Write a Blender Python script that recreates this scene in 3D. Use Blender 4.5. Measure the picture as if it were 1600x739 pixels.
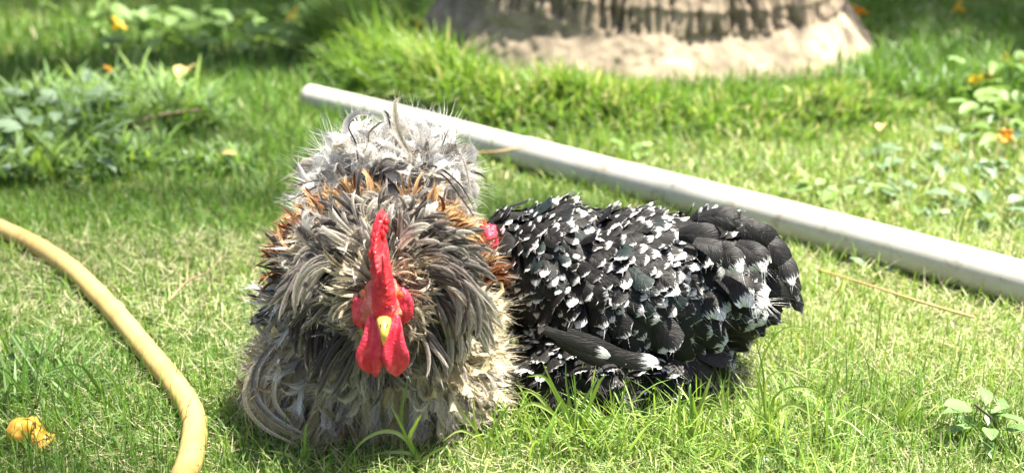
import bpy, math, random
import numpy as np
from mathutils import Vector

R_ = np.random.default_rng(7)
random.seed(7)
for o in list(bpy.data.objects):
    bpy.data.objects.remove(o)
scene = bpy.context.scene
C = scene.collection

# ------------------------------------------------------------------ camera
CAM_H, PITCH, FPX = 0.55, math.radians(20.0), 1931.0
cam_d = bpy.data.cameras.new('camera'); cam = bpy.data.objects.new('camera', cam_d); C.objects.link(cam)
cam.location = (0, 0, CAM_H); cam.rotation_euler = (math.pi / 2 - PITCH, 0, 0)
cam_d.sensor_width = 36.0; cam_d.lens = FPX / 1600 * 36.0
cam_d.clip_start = 0.02; cam_d.clip_end = 400
cam_d.dof.use_dof = True; cam_d.dof.focus_distance = 1.08; cam_d.dof.aperture_fstop = 4.8
scene.camera = cam

# ------------------------------------------------------------------ sky, sun, exposure
SUN_EL, SUN_AZ = math.radians(71), math.atan2(0.95, 0.27)          # azimuth from +Y towards +X
world = bpy.data.worlds.new('World'); scene.world = world; world.use_nodes = True
wn = world.node_tree.nodes; wl = world.node_tree.links
sky = wn.new('ShaderNodeTexSky'); sky.sky_type = 'NISHITA'; sky.sun_disc = False
sky.air_density = 0.8; sky.dust_density = 4.0; sky.ozone_density = 0.3; sky.sun_elevation = SUN_EL; sky.sun_rotation = SUN_AZ
wl.new(sky.outputs[0], wn['Background'].inputs[0]); wn['Background'].inputs[1].default_value = 0.072
sun_d = bpy.data.lights.new('sun', 'SUN'); sun_d.energy = 5.0; sun_d.angle = math.radians(0.53); sun_d.color = (1, 0.95, 0.84)
sun = bpy.data.objects.new('sun', sun_d); C.objects.link(sun)
SDIR = Vector((math.sin(SUN_AZ) * math.cos(SUN_EL), math.cos(SUN_AZ) * math.cos(SUN_EL), math.sin(SUN_EL)))
sun.rotation_euler = SDIR.to_track_quat('Z', 'Y').to_euler(); sun.location = (3, 1, 6)
vs = scene.view_settings
vs.view_transform = 'Standard'; vs.look = 'None'; vs.gamma = 1; vs.use_curve_mapping = False; vs.exposure = 1.95
scene.cycles.max_bounces = 6; scene.cycles.transparent_max_bounces = 4

# ------------------------------------------------------------------ geometry helpers
sP, cP = math.sin(PITCH), math.cos(PITCH)
def ray(px, py):
    a, b = (px - 800) / FPX, (369.5 - py) / FPX
    return np.array([a, cP + b * sP, -sP + b * cP])
def G(px, py, z=0.0):                      # the point of height z seen at a pixel of the photograph
    r = ray(px, py); t = (z - CAM_H) / r[2]
    return np.array([0, 0, CAM_H]) + r * t
def AT(px, py, Y):                         # the point at distance Y seen at a pixel
    r = ray(px, py); return np.array([0, 0, CAM_H]) + r * (Y / r[1])
def proj(p):                               # world points -> pixels (for sorting by size only)
    p = np.asarray(p, float); q = p - np.array([0, 0, CAM_H])
    d = q[..., 1] * cP - q[..., 2] * sP
    return 800 + FPX * q[..., 0] / d, 369.5 - FPX * (q[..., 1] * sP + q[..., 2] * cP) / d, d

def norm(v):
    return v / np.maximum(np.linalg.norm(v, axis=-1, keepdims=True), 1e-9)

class VNoise:                               # smooth 2-D value noise
    def __init__(s, seed, n=64): s.g = np.random.default_rng(seed).random((n, n)); s.n = n
    def __call__(s, x, y):
        x = np.asarray(x, float); y = np.asarray(y, float)
        xi = np.floor(x).astype(int); yi = np.floor(y).astype(int); fx = x - xi; fy = y - yi
        fx = fx * fx * (3 - 2 * fx); fy = fy * fy * (3 - 2 * fy); n = s.n
        a = s.g[xi % n, yi % n]; b = s.g[(xi + 1) % n, yi % n]; c = s.g[xi % n, (yi + 1) % n]; d = s.g[(xi + 1) % n, (yi + 1) % n]
        return (a * (1 - fx) + b * fx) * (1 - fy) + (c * (1 - fx) + d * fx) * fy
n1, n2, n3, n4 = VNoise(1), VNoise(2), VNoise(3), VNoise(4)

def mesh_np(name, V, F, mat, attrs=None, smooth=True):
    """V (n,3); F: list of int arrays of shape (m,3) or (m,4); attrs: {name: (n,3|4) colour}"""
    me = bpy.data.meshes.new(name)
    V = np.ascontiguousarray(V, np.float32); me.vertices.add(len(V)); me.vertices.foreach_set('co', V.ravel())
    F = [np.asarray(f, np.int32) for f in F if len(f)]
    nl = sum(f.size for f in F); npoly = sum(len(f) for f in F)
    me.loops.add(nl); me.polygons.add(npoly)
    me.loops.foreach_set('vertex_index', np.concatenate([f.ravel() for f in F]))
    tot = np.concatenate([np.full(len(f), f.shape[1], np.int32) for f in F])
    st = np.concatenate([[0], np.cumsum(tot)[:-1]]).astype(np.int32)
    me.polygons.foreach_set('loop_start', st)
    try: me.polygons.foreach_set('loop_total', tot)
    except Exception: pass
    if smooth: me.polygons.foreach_set('use_smooth', np.ones(npoly, bool))
    for k, a in (attrs or {}).items():
        a = np.asarray(a, np.float32)
        if a.shape[1] == 3: a = np.concatenate([a, np.ones((len(a), 1), np.float32)], 1)
        at = me.attributes.new(k, 'FLOAT_COLOR', 'POINT'); at.data.foreach_set('color', np.ascontiguousarray(a).ravel())
    me.update(calc_edges=True); me.validate()
    if mat: me.materials.append(mat)
    return me
def link(name, me, parent=None):
    o = bpy.data.objects.new(name, me); C.objects.link(o)
    if parent is not None: o.parent = parent; o.matrix_parent_inverse = parent.matrix_world.inverted() if False else o.matrix_parent_inverse
    return o
def empty(name, loc):
    o = bpy.data.objects.new(name, None); C.objects.link(o); o.location = loc; o.empty_display_size = 0.05
    return o
def tag(o, label=None, cat=None, group=None, kind=None):
    if label: o['label'] = label
    if cat: o['category'] = cat
    if group: o['group'] = group
    if kind: o['kind'] = kind
    return o
def child(name, V, F, mat, root, attrs=None, smooth=True, kind=None):
    """mesh given in WORLD coordinates, made a child of an unrotated root"""
    V = np.asarray(V, float) - np.array(root_world(root))
    o = link(name, mesh_np(name, V, F, mat, attrs, smooth), root)
    if kind: o['kind'] = kind
    return o
def root_world(o):
    v = np.zeros(3)
    while o is not None: v += np.array(o.location); o = o.parent
    return v

# ------------------------------------------------------------------ material helpers
def new_mat(name):
    m = bpy.data.materials.new(name); m.use_nodes = True; nt = m.node_tree
    return m, nt.nodes, nt.links, nt.nodes['Principled BSDF']
def nz(nodes, links, scale, detail=4, rough=0.55, vec=None, dist=0.0):
    n = nodes.new('ShaderNodeTexNoise'); n.inputs['Scale'].default_value = scale; n.inputs['Detail'].default_value = detail
    n.inputs['Roughness'].default_value = rough; n.inputs['Distortion'].default_value = dist
    if vec is not None: links.new(vec, n.inputs['Vector'])
    return n
def ramp(nodes, links, fac, stops):
    r = nodes.new('ShaderNodeValToRGB'); e = r.color_ramp.elements
    while len(e) < len(stops): e.new(0.5)
    for i, (p, c) in enumerate(stops): e[i].position = p; e[i].color = (*c, 1) if len(c) == 3 else c
    links.new(fac, r.inputs[0]); return r
def mix(nodes, links, fac, a, b, mode='MIX'):
    m = nodes.new('ShaderNodeMix'); m.data_type = 'RGBA'; m.blend_type = mode
    for s, v in ((m.inputs[0], fac), (m.inputs[6], a), (m.inputs[7], b)):
        if hasattr(v, 'links') or hasattr(v, 'is_linked'): links.new(v, s)
        elif isinstance(v, (int, float)): s.default_value = v
        else: s.default_value = (*v, 1)
    return m.outputs[2]
def bump(nodes, links, bsdf, h, strength, dist=0.002):
    b = nodes.new('ShaderNodeBump'); b.inputs['Strength'].default_value = strength; b.inputs['Distance'].default_value = dist
    links.new(h, b.inputs['Height']); links.new(b.outputs[0], bsdf.inputs['Normal'])
def objcoord(nodes):
    return nodes.new('ShaderNodeTexCoord').outputs['Object']

def leaf_mat(name, translucent=0.45, rough=0.45, gloss=0.06, attr='col', color=None, noise=0.0):
    m = bpy.data.materials.new(name); m.use_nodes = True; N, L = m.node_tree.nodes, m.node_tree.links
    N.remove(N['Principled BSDF'])
    if color is None:
        a = N.new('ShaderNodeAttribute'); a.attribute_name = attr; col = a.outputs['Color']
    else:
        t = nz(N, L, 60, 4, vec=objcoord(N)); col = mix(N, L, t.outputs[0], tuple(c * 0.75 for c in color), tuple(min(1, c * 1.25) for c in color))
    d = N.new('ShaderNodeBsdfDiffuse'); L.new(col, d.inputs[0])
    t = N.new('ShaderNodeBsdfTranslucent'); tc = mix(N, L, 0.6, col, (1.0, 0.95, 0.35), 'MULTIPLY'); L.new(tc, t.inputs[0])
    g = N.new('ShaderNodeBsdfGlossy'); g.inputs['Roughness'].default_value = rough; g.inputs[0].default_value = (0.9, 0.95, 0.85, 1)
    s1 = N.new('ShaderNodeMixShader'); s1.inputs[0].default_value = translucent; L.new(d.outputs[0], s1.inputs[1]); L.new(t.outputs[0], s1.inputs[2])
    lw = N.new('ShaderNodeLayerWeight'); lw.inputs[0].default_value = 0.25
    mu = N.new('ShaderNodeMath'); mu.operation = 'MULTIPLY_ADD'; L.new(lw.outputs['Fresnel'], mu.inputs[0]); mu.inputs[1].default_value = 0.06; mu.inputs[2].default_value = gloss
    s2 = N.new('ShaderNodeMixShader'); L.new(mu.outputs[0], s2.inputs[0]); L.new(s1.outputs[0], s2.inputs[1]); L.new(g.outputs[0], s2.inputs[2])
    L.new(s2.outputs[0], N['Material Output'].inputs[0]); return m

M_GRASS = leaf_mat('grass_blade', 0.45, 0.5, 0.015)

def m_soil():
    m, N, L, B = new_mat('soil'); oc = objcoord(N)
    a = nz(N, L, 30, 8, vec=oc); b = nz(N, L, 3, 4, vec=oc)
    c = ramp(N, L, a.outputs[0], [(0.3, (0.055, 0.05, 0.02)), (0.55, (0.12, 0.13, 0.04)), (0.75, (0.21, 0.21, 0.08))])
    c2 = mix(N, L, b.outputs[0], c.outputs[0], (0.07, 0.1, 0.025)); L.new(c2, B.inputs['Base Color'])
    B.inputs['Roughness'].default_value = 0.95; bump(N, L, B, a.outputs[0], 0.8, 0.01); return m
M_SOIL = m_soil()

# ------------------------------------------------------------------ ground
TC = np.array([0.285, 2.80]); TR = 0.455           # palm bole centre and radius
def gz(x, y):
    x = np.asarray(x, float); y = np.asarray(y, float)
    h = 0.010 * (n1(x * 2.2 + 9, y * 2.2) - 0.5) + 0.005 * (n2(x * 7, y * 7) - 0.5)
    r = np.hypot(x - TC[0], y - TC[1]); a = np.arctan2(y - TC[1], x - TC[0])
    edge = 0.79 + 0.05 * (n3(a * 4 + 30, a * 0 + 2) - 0.5) - 0.13 * np.clip(-np.cos(a), 0, 1) ** 2
    m = np.clip((edge - r) / 0.07, 0, 1); m = m * m * (3 - 2 * m)
    return h + m * (0.02 * np.clip(1 - 1.25 * np.clip(np.cos(a) - 0.15, 0, 1), 0.1, 1))
xs = np.unique(np.concatenate([np.linspace(-60, -4, 12), np.linspace(-4, 4, 140), np.linspace(4, 60, 12)]))
ys = np.unique(np.concatenate([np.linspace(-30, 0, 8), np.linspace(0, 6, 120), np.linspace(6, 120, 16)]))
X, Y = np.meshgrid(xs, ys, indexing='ij')
V = np.stack([X.ravel(), Y.ravel(), gz(X, Y).ravel()], 1)
ii, jj = np.meshgrid(np.arange(len(xs) - 1), np.arange(len(ys) - 1), indexing='ij'); q = (ii * len(ys) + jj).ravel()
F = np.stack([q, q + len(ys), q + len(ys) + 1, q + 1], 1)
ground = link('ground', mesh_np('ground', V, [F], M_SOIL)); tag(ground, 'soil and thatch under the lawn', 'ground', kind='structure')

# ------------------------------------------------------------------ paths of hose and pipe (needed to keep grass out of them)
def catmull(P, n):
    P = np.asarray(P, float); P = np.vstack([2 * P[0] - P[1], P, 2 * P[-1] - P[-2]]); out = []
    for i in range(1, len(P) - 2):
        t = np.linspace(0, 1, n, endpoint=False)[:, None]; a, b, c, d = P[i - 1:i + 3]
        out.append(0.5 * (2 * b + (c - a) * t + (2 * a - 5 * b + 4 * c - d) * t ** 2 + (3 * b - a - 3 * c + d) * t ** 3))
    return np.vstack(out + [P[-2:-1]])
HR = 0.0112; PR = 0.0235
hose_px = [(-1900, 330), (-1300, 262), (-800, 240), (-400, 262), (-150, 305), (0, 357), (95, 408), (172, 480), (232, 551), (277, 606), (303, 655), (300, 705), (287, 745), (262, 800), (215, 870), (150, 990), (90, 1200)]
HOSE = catmull([G(a, b, HR + 0.004) for a, b in hose_px], 10)
pipe_px = [(484, 151), (640, 191), (800, 236), (1000, 288), (1200, 342), (1400, 394), (1600, 441), (1800, 490)]
PIPE0, PIPE1 = G(484, 152, PR), G(1640, 452, PR)
PIPE1 = PIPE0 + (PIPE1 - PIPE0) * 1.45
PIPE = np.array([PIPE0 + (PIPE1 - PIPE0) * t + np.array([0, 0.005 * math.sin(t * 6.3), 0.0015 * math.sin(t * 14)]) for t in np.linspace(0, 1, 60)])

def dist_path(x, y, path):
    d = np.full(x.shape, 9.0)
    for a, b in zip(path[:-1, :2], path[1:, :2]):
        ab = b - a; t = np.clip(((x - a[0]) * ab[0] + (y - a[1]) * ab[1]) / (ab @ ab), 0, 1)
        d = np.minimum(d, np.hypot(x - a[0] - ab[0] * t, y - a[1] - ab[1] * t))
    return d

ROO = np.array([-0.118, 1.055]); HEN = np.array([0.125, 1.11])

# ------------------------------------------------------------------ grass
def blades(x, y, h, w, lean, az, bend, twist, col, K=3, z0=None, tip=None, droop=None):
    """ribbon blades: K quads narrowing to a point. Returns V, F(quads), F(tris), colours"""
    n = len(x); z = (gz(x, y) if z0 is None else z0) - 0.002
    t = np.linspace(0, 1, K + 1)
    dx, dy = np.cos(az), np.sin(az)
    ang = lean[:, None] + bend[:, None] * t[None, :]                 # angle from vertical
    sl = h[:, None] / K
    hx = np.concatenate([np.zeros((n, 1)), np.cumsum(np.sin(ang[:, :-1]) * sl, 1)], 1)
    hz = np.concatenate([np.zeros((n, 1)), np.cumsum(np.cos(ang[:, :-1]) * sl, 1)], 1)
    side = az[:, None] + math.pi / 2 + twist[:, None] * t[None, :]
    px = x[:, None] + dx[:, None] * hx; py = y[:, None] + dy[:, None] * hx; pz = np.maximum(z[:, None] + hz, z[:, None] + 0.0005)
    wp = w[:, None] * 0.5 * np.array([0.75] + [1 - 0.55 * (k / K) ** 2 for k in range(1, K)])[None, :]
    sx, sy = np.cos(side[:, :K]) * wp, np.sin(side[:, :K]) * wp
    Vl = np.stack([px[:, :K] - sx, py[:, :K] - sy, pz[:, :K]], 2); Vr = np.stack([px[:, :K] + sx, py[:, :K] + sy, pz[:, :K]], 2)
    Vt = np.stack([px[:, K], py[:, K], pz[:, K]], 1)[:, None]
    VV = np.concatenate([Vl, Vr, Vt], 1); nv = 2 * K + 1
    base = (np.arange(n) * nv)[:, None]
    fq = np.concatenate([base + np.array([k, K + k, K + k + 1, k + 1]) for k in range(K - 1)], 0) if K > 1 else np.zeros((0, 4), int)
    ft = base + np.array([K - 1, 2 * K - 1, 2 * K])
    cc = np.repeat(col[:, None, :], nv, 1)
    if tip is not None: cc[:, -1] = tip
    return VV.reshape(-1, 3), fq, ft, cc.reshape(-1, 3)

PAL = np.array([(0.098, 0.215, 0.028), (0.16, 0.295, 0.042), (0.25, 0.37, 0.08), (0.50, 0.48, 0.27), (0.165, 0.27, 0.095), (0.058, 0.128, 0.018)])
def grass_color(x, y, rng):
    n = len(x)
    dry = n3(x * 1.7 + 3, y * 1.7 + 1) * 0.6 + n2(x * 5, y * 5) * 0.4
    # the lawn is drier to the right and towards the viewer
    dry = dry + 0.16 * np.clip((x + 0.05) / 0.5, -1, 1) * np.clip((2.6 - y) / 1.4, 0, 1) - 0.06
    dry = dry + 0.16 * np.clip((x - 0.5) / 0.4, 0, 1) * np.clip((y - 1.4) / 0.3, 0, 1) * np.clip((2.4 - y) / 0.3, 0, 1)
    p_st = np.clip((dry - 0.42) * 1.0, 0.03, 0.38); p_yg = np.clip((dry - 0.25) * 1.1, 0.1, 0.5)
    u = rng.random(n); c = np.empty((n, 3))
    k = np.where(u < p_st, 3, np.where(u < p_st + p_yg, 2, np.where(u < p_st + p_yg + 0.25, 1, np.where(u > 0.93, 4, np.where(u > 0.88, 5, 0)))))
    c = PAL[k] * (0.75 + 0.5 * rng.random((n, 1))) * (0.94 + 0.12 * rng.random((n, 3)))
    return c, k
VS, FQ, FT, CS = [], [], [], []; off = 0
def push(res):
    global off
    v, fq, ft, c = res
    VS.append(v); FQ.append(fq + off); FT.append(ft + off); CS.append(c); off += len(v)
def scatter(y0, y1, dens, rng, kx=0.44, mx=0.22):
    w = lambda y: kx * y + mx
    area = (w(y0) + w(y1)) * (y1 - y0); n = int(area * dens)
    y = rng.uniform(y0, y1, n * 2); x = rng.uniform(-w(y1), w(y1), n * 2); ok = np.abs(x) < w(y)
    return x[ok][:n], y[ok][:n]
def keep_out(x, y):
    ok = np.ones(len(x), bool)
    ok &= dist_path(x, y, HOSE) > HR * 0.8
    ok &= dist_path(x, y, PIPE) > PR * 0.75
    ok &= np.hypot(x - TC[0], y - TC[1]) > TR * 0.97
    return ok
def pressed(x, y):                          # flattened under the birds
    a = np.hypot((x - ROO[0]) / 0.105, (y - ROO[1] + 0.02) / 0.10); b = np.hypot((x - HEN[0]) / 0.13, (y - HEN[1]) / 0.09)
    return np.clip(np.minimum(a, b) - 0.3, 0.25, 1)
rng = np.random.default_rng(11)
for (y0, y1, dens, hh, ww, K) in [(0.45, 0.8, 80000, 0.023, 0.0012, 3), (0.8, 1.25, 112000, 0.024, 0.0012, 3), (1.25, 1.7, 60000, 0.028, 0.0016, 3),
                               (1.7, 2.4, 26000, 0.032, 0.0026, 2), (2.4, 3.6, 11000, 0.038, 0.0038, 2), (3.6, 6.0, 2600, 0.05, 0.007, 2)]:
    x, y = scatter(y0, y1, dens, rng); ok = keep_out(x, y); x, y = x[ok], y[ok]; n = len(x)
    c, k = grass_color(x, y, rng)
    hv = hh * (0.45 + 1.1 * rng.random(n) ** 1.5) * (0.6 + 0.8 * n4(x * 4, y * 4)) * pressed(x, y)
    tall = rng.random(n) < 0.03; hv = np.where(tall, hv * 1.7, hv)
    lean = np.abs(rng.normal(0.35, 0.4, n)); lean = np.where(k == 3, lean + 0.55, lean); lean = np.minimum(lean, 1.45)
    push(blades(x, y, hv, ww * (0.6 + 0.8 * rng.random(n)), lean, rng.uniform(0, 2 * math.pi, n), rng.uniform(-0.4, 1.7, n), rng.normal(0, 0.8, n), c, K))
x, y = rng.uniform(-0.16, 0.46, 3000), rng.uniform(0.74, 1.02, 3000); ok = keep_out(x, y) & (n3(x * 11 + 2, y * 11) + 0.25 * np.exp(-((x - 0.1) / 0.15) ** 2) > 0.55) & (pressed(x, y) > 0.95); x, y = x[ok], y[ok]; n = len(x)
c = np.array([(0.26, 0.38, 0.06), (0.34, 0.43, 0.10), (0.17, 0.29, 0.04)])[rng.integers(0, 3, n)] * (0.8 + 0.4 * rng.random((n, 1)))
push(blades(x, y, rng.uniform(0.03, 0.065, n), rng.uniform(0.0009, 0.0021, n), np.abs(rng.normal(0.45, 0.35, n)), rng.uniform(0, 6.28, n), rng.uniform(0.2, 1.9, n), rng.normal(0, 0.6, n), c, 5))
x, y = rng.uniform(-0.02, 0.30, 520), rng.uniform(0.92, 1.025, 520); n = len(x)
c = np.array([(0.24, 0.38, 0.06), (0.32, 0.43, 0.10), (0.14, 0.27, 0.04)])[rng.integers(0, 3, n)] * (0.8 + 0.4 * rng.random((n, 1)))
push(blades(x, y, rng.uniform(0.035, 0.075, n), rng.uniform(0.0010, 0.0024, n), np.abs(rng.normal(0.4, 0.3, n)), rng.uniform(0, 6.28, n), rng.uniform(0.2, 1.9, n), rng.normal(0, 0.6, n), c, 5))
# fine dry thatch lying between the blades near the viewer
x, y = scatter(0.6, 1.5, 22000, rng); ok = keep_out(x, y); x, y = x[ok], y[ok]; n = len(x)
c = PAL[3] * (0.55 + 0.7 * rng.random((n, 1)))
push(blades(x, y, rng.uniform(0.015, 0.04, n), rng.uniform(0.0007, 0.0014, n), rng.uniform(1.2, 1.5, n), rng.uniform(0, 6.28, n), rng.uniform(-0.3, 0.2, n), rng.normal(0, 1, n), c, 2, z0=gz(x, y) + rng.uniform(0.002, 0.012, n)))
# the lawn goes on to both sides and behind the viewer's frame, in fewer and broader blades
x, y = rng.uniform(-4.5, 4.5, 150000), rng.uniform(-0.6, 7.5, 150000); ok = ((np.abs(x) > 0.44 * y + 0.2) | (y < 0.45) | (y > 6)) & keep_out(x, y); x, y = x[ok], y[ok]; n = len(x)
c, k = grass_color(x, y, rng)
push(blades(x, y, rng.uniform(0.025, 0.06, n), rng.uniform(0.004, 0.008, n), np.minimum(np.abs(rng.normal(0.5, 0.4, n)), 1.4), rng.uniform(0, 6.28, n), rng.uniform(-0.2, 1.4, n), rng.normal(0, 0.8, n), c, 2))
lawn = link('lawn_grass', mesh_np('lawn_grass', np.vstack(VS), [np.vstack(FQ), np.vstack(FT)], M_GRASS, {'col': np.vstack(CS)}, smooth=False))
tag(lawn, 'sunlit lawn of fine short green and straw coloured grass', 'grass', kind='stuff')

# longer unmown grass round the palm and rough patches
VS, FQ, FT, CS = [], [], [], []; off = 0
def rough_patch(x, y, hmin, hmax, wid, outward=None, pal=(0, 1, 4), lean0=0.25, bend=(0.3, 1.5), K=4, bright=1.0):
    n = len(x); az = rng.uniform(0, 6.28, n) if outward is None else outward + rng.normal(0, 0.7, n)
    c = PAL[rng.choice(pal, n)] * (0.7 + 0.6 * rng.random((n, 1))) * bright
    push(blades(x, y, rng.uniform(hmin, hmax, n), wid * (0.6 + 0.8 * rng.random(n)), np.abs(rng.normal(lean0, 0.25, n)), az, rng.uniform(*bend, n), rng.normal(0, 0.5, n), c, K))
n = 24000
a = rng.uniform(-math.pi * 1.12, math.pi * 0.12, n); clump = n1(a * 5 + 20, np.zeros(n) + 3.3)
rmax = 0.40 - 0.10 * n2(a * 4 + 9, a * 0) - 0.10 * np.clip(-np.cos(a), 0, 1)
rr = 0.035 + rmax * rng.random(n) ** 0.75
r = TR + rr; x = TC[0] + r * np.cos(a); y = TC[1] + r * np.sin(a)
cl2 = n3(x * 9 + 4, y * 9); ok = (dist_path(x, y, PIPE) > 0.05) & (rng.random(n) < 0.25 + 0.95 * cl2)
x, y, a, rr, cl2, clump, rmax = x[ok], y[ok], a[ok], rr[ok], cl2[ok], clump[ok], rmax[ok]
nn = len(x); c = PAL[rng.choice([0, 1, 1, 2, 2, 4, 3], nn)] * (0.75 + 0.5 * rng.random((nn, 1)))
leftb = np.clip(-(x - 0.1) / 0.4, 0, 1)[:, None]; c = c * (1 - leftb * 0.5) + np.array([0.15, 0.30, 0.02]) * leftb * 0.5
hgt = np.interp(rr / rmax, [0, 0.2, 0.45, 0.8, 1.0], [0.008, 0.015, 0.042, 0.105, 0.07]) * np.interp(np.cos(a), [-1, -0.35, 0.0, 0.35, 0.8], [1.4, 1.35, 1.15, 0.85, 0.7]) * (0.45 + 0.6 * cl2 + 0.4 * leftb[:, 0]) * rng.uniform(0.6, 1.25, nn)
push(blades(x, y, hgt, 0.004 * (0.6 + 0.8 * rng.random(nn)), np.abs(rng.normal(0.35, 0.3, nn)), a + rng.normal(0, 0.9, nn), rng.uniform(0.3, 1.9, nn), rng.normal(0, 0.5, nn), c, 4))
# tall soft grass right of the palm
n = 5200; ang = rng.uniform(0, 6.28, n); q = np.sqrt(rng.random(n)); cx, cy = G(1432, 120)[:2]
x = cx + 0.27 * q * np.cos(ang); y = cy + 0.30 * q * np.sin(ang); ok = keep_out(x, y) & (np.hypot(x - TC[0], y - TC[1]) > TR + 0.13)
rough_patch(x[ok], y[ok], 0.04, 0.11, 0.0035, pal=(0, 1, 4, 0))
# left: rough pale tussocks in the middle distance
for (px, py, rad, nb, h0, h1) in [(60, 215, 0.16, 900, 0.05, 0.11), (175, 190, 0.18, 1000, 0.05, 0.13), (130, 255, 0.13, 500, 0.04, 0.09), (265, 200, 0.10, 350, 0.04, 0.1), (-40, 260, .16, 500, .05, .1), (340, 262, 0.06, 250, 0.03, 0.06)]:
    cx, cy = G(px, py)[:2]; ang = rng.uniform(0, 6.28, nb); q = np.sqrt(rng.random(nb)) * rad
    rough_patch(cx + q * np.cos(ang), cy + 0.8 * q * np.sin(ang), h0, h1, 0.006, pal=(1, 4, 4, 4, 2), lean0=0.6, bend=(0.4, 1.6), bright=1.1)
# left of frame near the fruit: darker coarse blades
for (px, py, rad, nb, h0, h1) in [(40, 600, 0.06, 70, 0.04, 0.08), (90, 620, 0.05, 40, 0.04, 0.09), (0, 640, 0.05, 50, 0.04, 0.08)]:
    cx, cy = G(px, py)[:2]; ang = rng.uniform(0, 6.28, nb); q = np.sqrt(rng.random(nb)) * rad
    rough_patch(cx + q * np.cos(ang), cy + q * np.sin(ang), h0, h1, 0.003, pal=(0, 5, 4), lean0=0.8, bend=(0.2, 0.9))
tus = link('tussock_grass', mesh_np('tussock_grass', np.vstack(VS), [np.vstack(FQ), np.vstack(FT)], M_GRASS, {'col': np.vstack(CS)}, smooth=False))
tag(tus, 'longer unmown green grass ringing the palm base and in rough clumps', 'grass', kind='stuff')

# ------------------------------------------------------------------ palm
def m_bark():
    m, N, L, B = new_mat('palm_bark')
    a = N.new('ShaderNodeAttribute'); a.attribute_name = 'col'
    oc = objcoord(N); t = nz(N, L, 40, 8, 0.65, oc); t2 = nz(N, L, 7, 5, 0.6, oc)
    c = mix(N, L, t.outputs[0], a.outputs[0], (0.2, 0.17, 0.13), 'MIX'); 
    r = ramp(N, L, t2.outputs[0], [(0.3, (0.72, 0.7, 0.68)), (0.7, (1.2, 1.17, 1.12))])
    c2 = mix(N, L, 1.0, mix(N, L, 0.35, a.outputs[0], c), r.outputs[0], 'MULTIPLY'); L.new(c2, B.inputs['Base Color'])
    B.inputs['Roughness'].default_value = 0.95; B.inputs['Specular IOR Level'].default_value = 0.15
    bump(N, L, B, t.outputs[0], 0.7, 0.006); return m
M_BARK = m_bark()
palm = empty('palm_tree', (TC[0], TC[1], 0)); tag(palm, 'thick grey palm trunk with fissured bark and sandy flared base', 'palm tree')
NA = 560
zr = np.concatenate([np.linspace(-0.06, 0.42, 97), np.geomspace(0.45, 8.0, 40)])
th = np.linspace(0, 2 * math.pi, NA, endpoint=False); TH, Z = np.meshgrid(th, zr)
edge = 0.095 + 0.012 * np.sin(TH * 2 + 0.6) + 0.012 * n1(TH * 9, TH * 0 + 1.5) + 0.007 * n2(TH * 40, TH * 0)
edge = edge + 0.035 * np.clip(-np.cos(TH) , 0, 1)                      # the skirt ends higher on the left
above = np.clip((Z - edge) / 0.006, 0, 1)
rb = np.interp(Z, [-0.06, 0.0, 0.045, 0.10, 0.17, 0.3, 0.6, 1.2, 3, 8], [0.56, 0.53, 0.492, 0.452, 0.435, 0.37, 0.21, 0.165, 0.15, 0.14])
wob = TH * 30 + 1.4 * n1(TH * 6, Z * 14) + 1.0 * n3(TH * 12, Z * 9)
fis = np.abs(n2(wob, Z * 5 + 3) - 0.5) * 2                             # vertical fissures
fis2 = np.abs(n4(TH * 46 + 1.5 * n1(TH * 9, Z * 20), Z * 9) - 0.5) * 2
groove = np.clip(1 - fis / 0.22, 0, 1) + 0.6 * np.clip(1 - fis2 / 0.25, 0, 1)
ringp = (Z + 0.02 * n1(TH * 3, Z * 0) - edge) / 0.058; rfr = ringp - np.floor(ringp)
ring = np.where(Z > edge, np.clip(1 - rfr / 0.35, 0, 1), 0) * (0.5 + 0.8 * n3(TH * 3 + 5, np.floor(ringp) * 3.7))
crumb = (n1(TH * 26, Z * 60) - 0.5) * 0.007 + (n2(TH * 60, Z * 120) - 0.5) * 0.005 + (n4(TH * 7, Z * 8) - 0.5) * 0.025
fade = np.interp(Z, [0, 0.5, 2], [1, 1, 0.5])
rad = rb + above * (0.008 - 0.017 * groove * fade + 0.006 * ring) + (1 - above) * crumb
rad += 0.025 * np.exp(-((((TH + math.pi) % (2 * math.pi)) - math.pi + 0.65) / 0.4) ** 2) * np.clip(1 - Z / 0.11, 0, 1.2) ** 1.3
rad *= 1 + 0.015 * np.sin(TH * 3 + 1) + 0.01 * np.sin(TH * 5)
Vp = np.stack([TC[0] + rad * np.cos(TH), TC[1] + rad * np.sin(TH), Z], 2).reshape(-1, 3)
i, j = np.meshgrid(np.arange(len(zr) - 1), np.arange(NA), indexing='ij'); a0 = (i * NA + j).ravel(); a1 = (i * NA + (j + 1) % NA).ravel()
bark_c = np.array([0.36, 0.29, 0.22]); crack = np.array([0.09, 0.07, 0.05]); sand = np.array([0.33, 0.275, 0.205])
g = np.clip(groove, 0, 1)[..., None]; al = above[..., None]
colr = (bark_c * (0.75 + 0.5 * n3(TH * 14, Z * 6))[..., None]) * (1 - 0.75 * g) + crack * 0.75 * g
rim = np.clip(ring, 0, 1)[..., None]; colr = colr * (1 - 0.25 * rim) + np.array([0.46, 0.385, 0.30]) * 0.25 * rim
colr = al * colr + (1 - al) * sand * (0.7 + 0.6 * n1(TH * 20, Z * 40))[..., None]
left_dark = np.clip(-np.cos(TH - 0.5), 0, 1)[..., None] * al; colr = colr * (1 - 0.3 * left_dark) + np.array([0.13, 0.115, 0.07]) * 0.3 * left_dark  # bark tinted a darker, duller brown towards the left front
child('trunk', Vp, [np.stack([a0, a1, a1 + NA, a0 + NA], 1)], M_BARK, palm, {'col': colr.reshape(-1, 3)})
M_FROND = leaf_mat('palm_frond', 0.35, 0.4, 0.08, color=(0.06, 0.13, 0.03))
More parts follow.
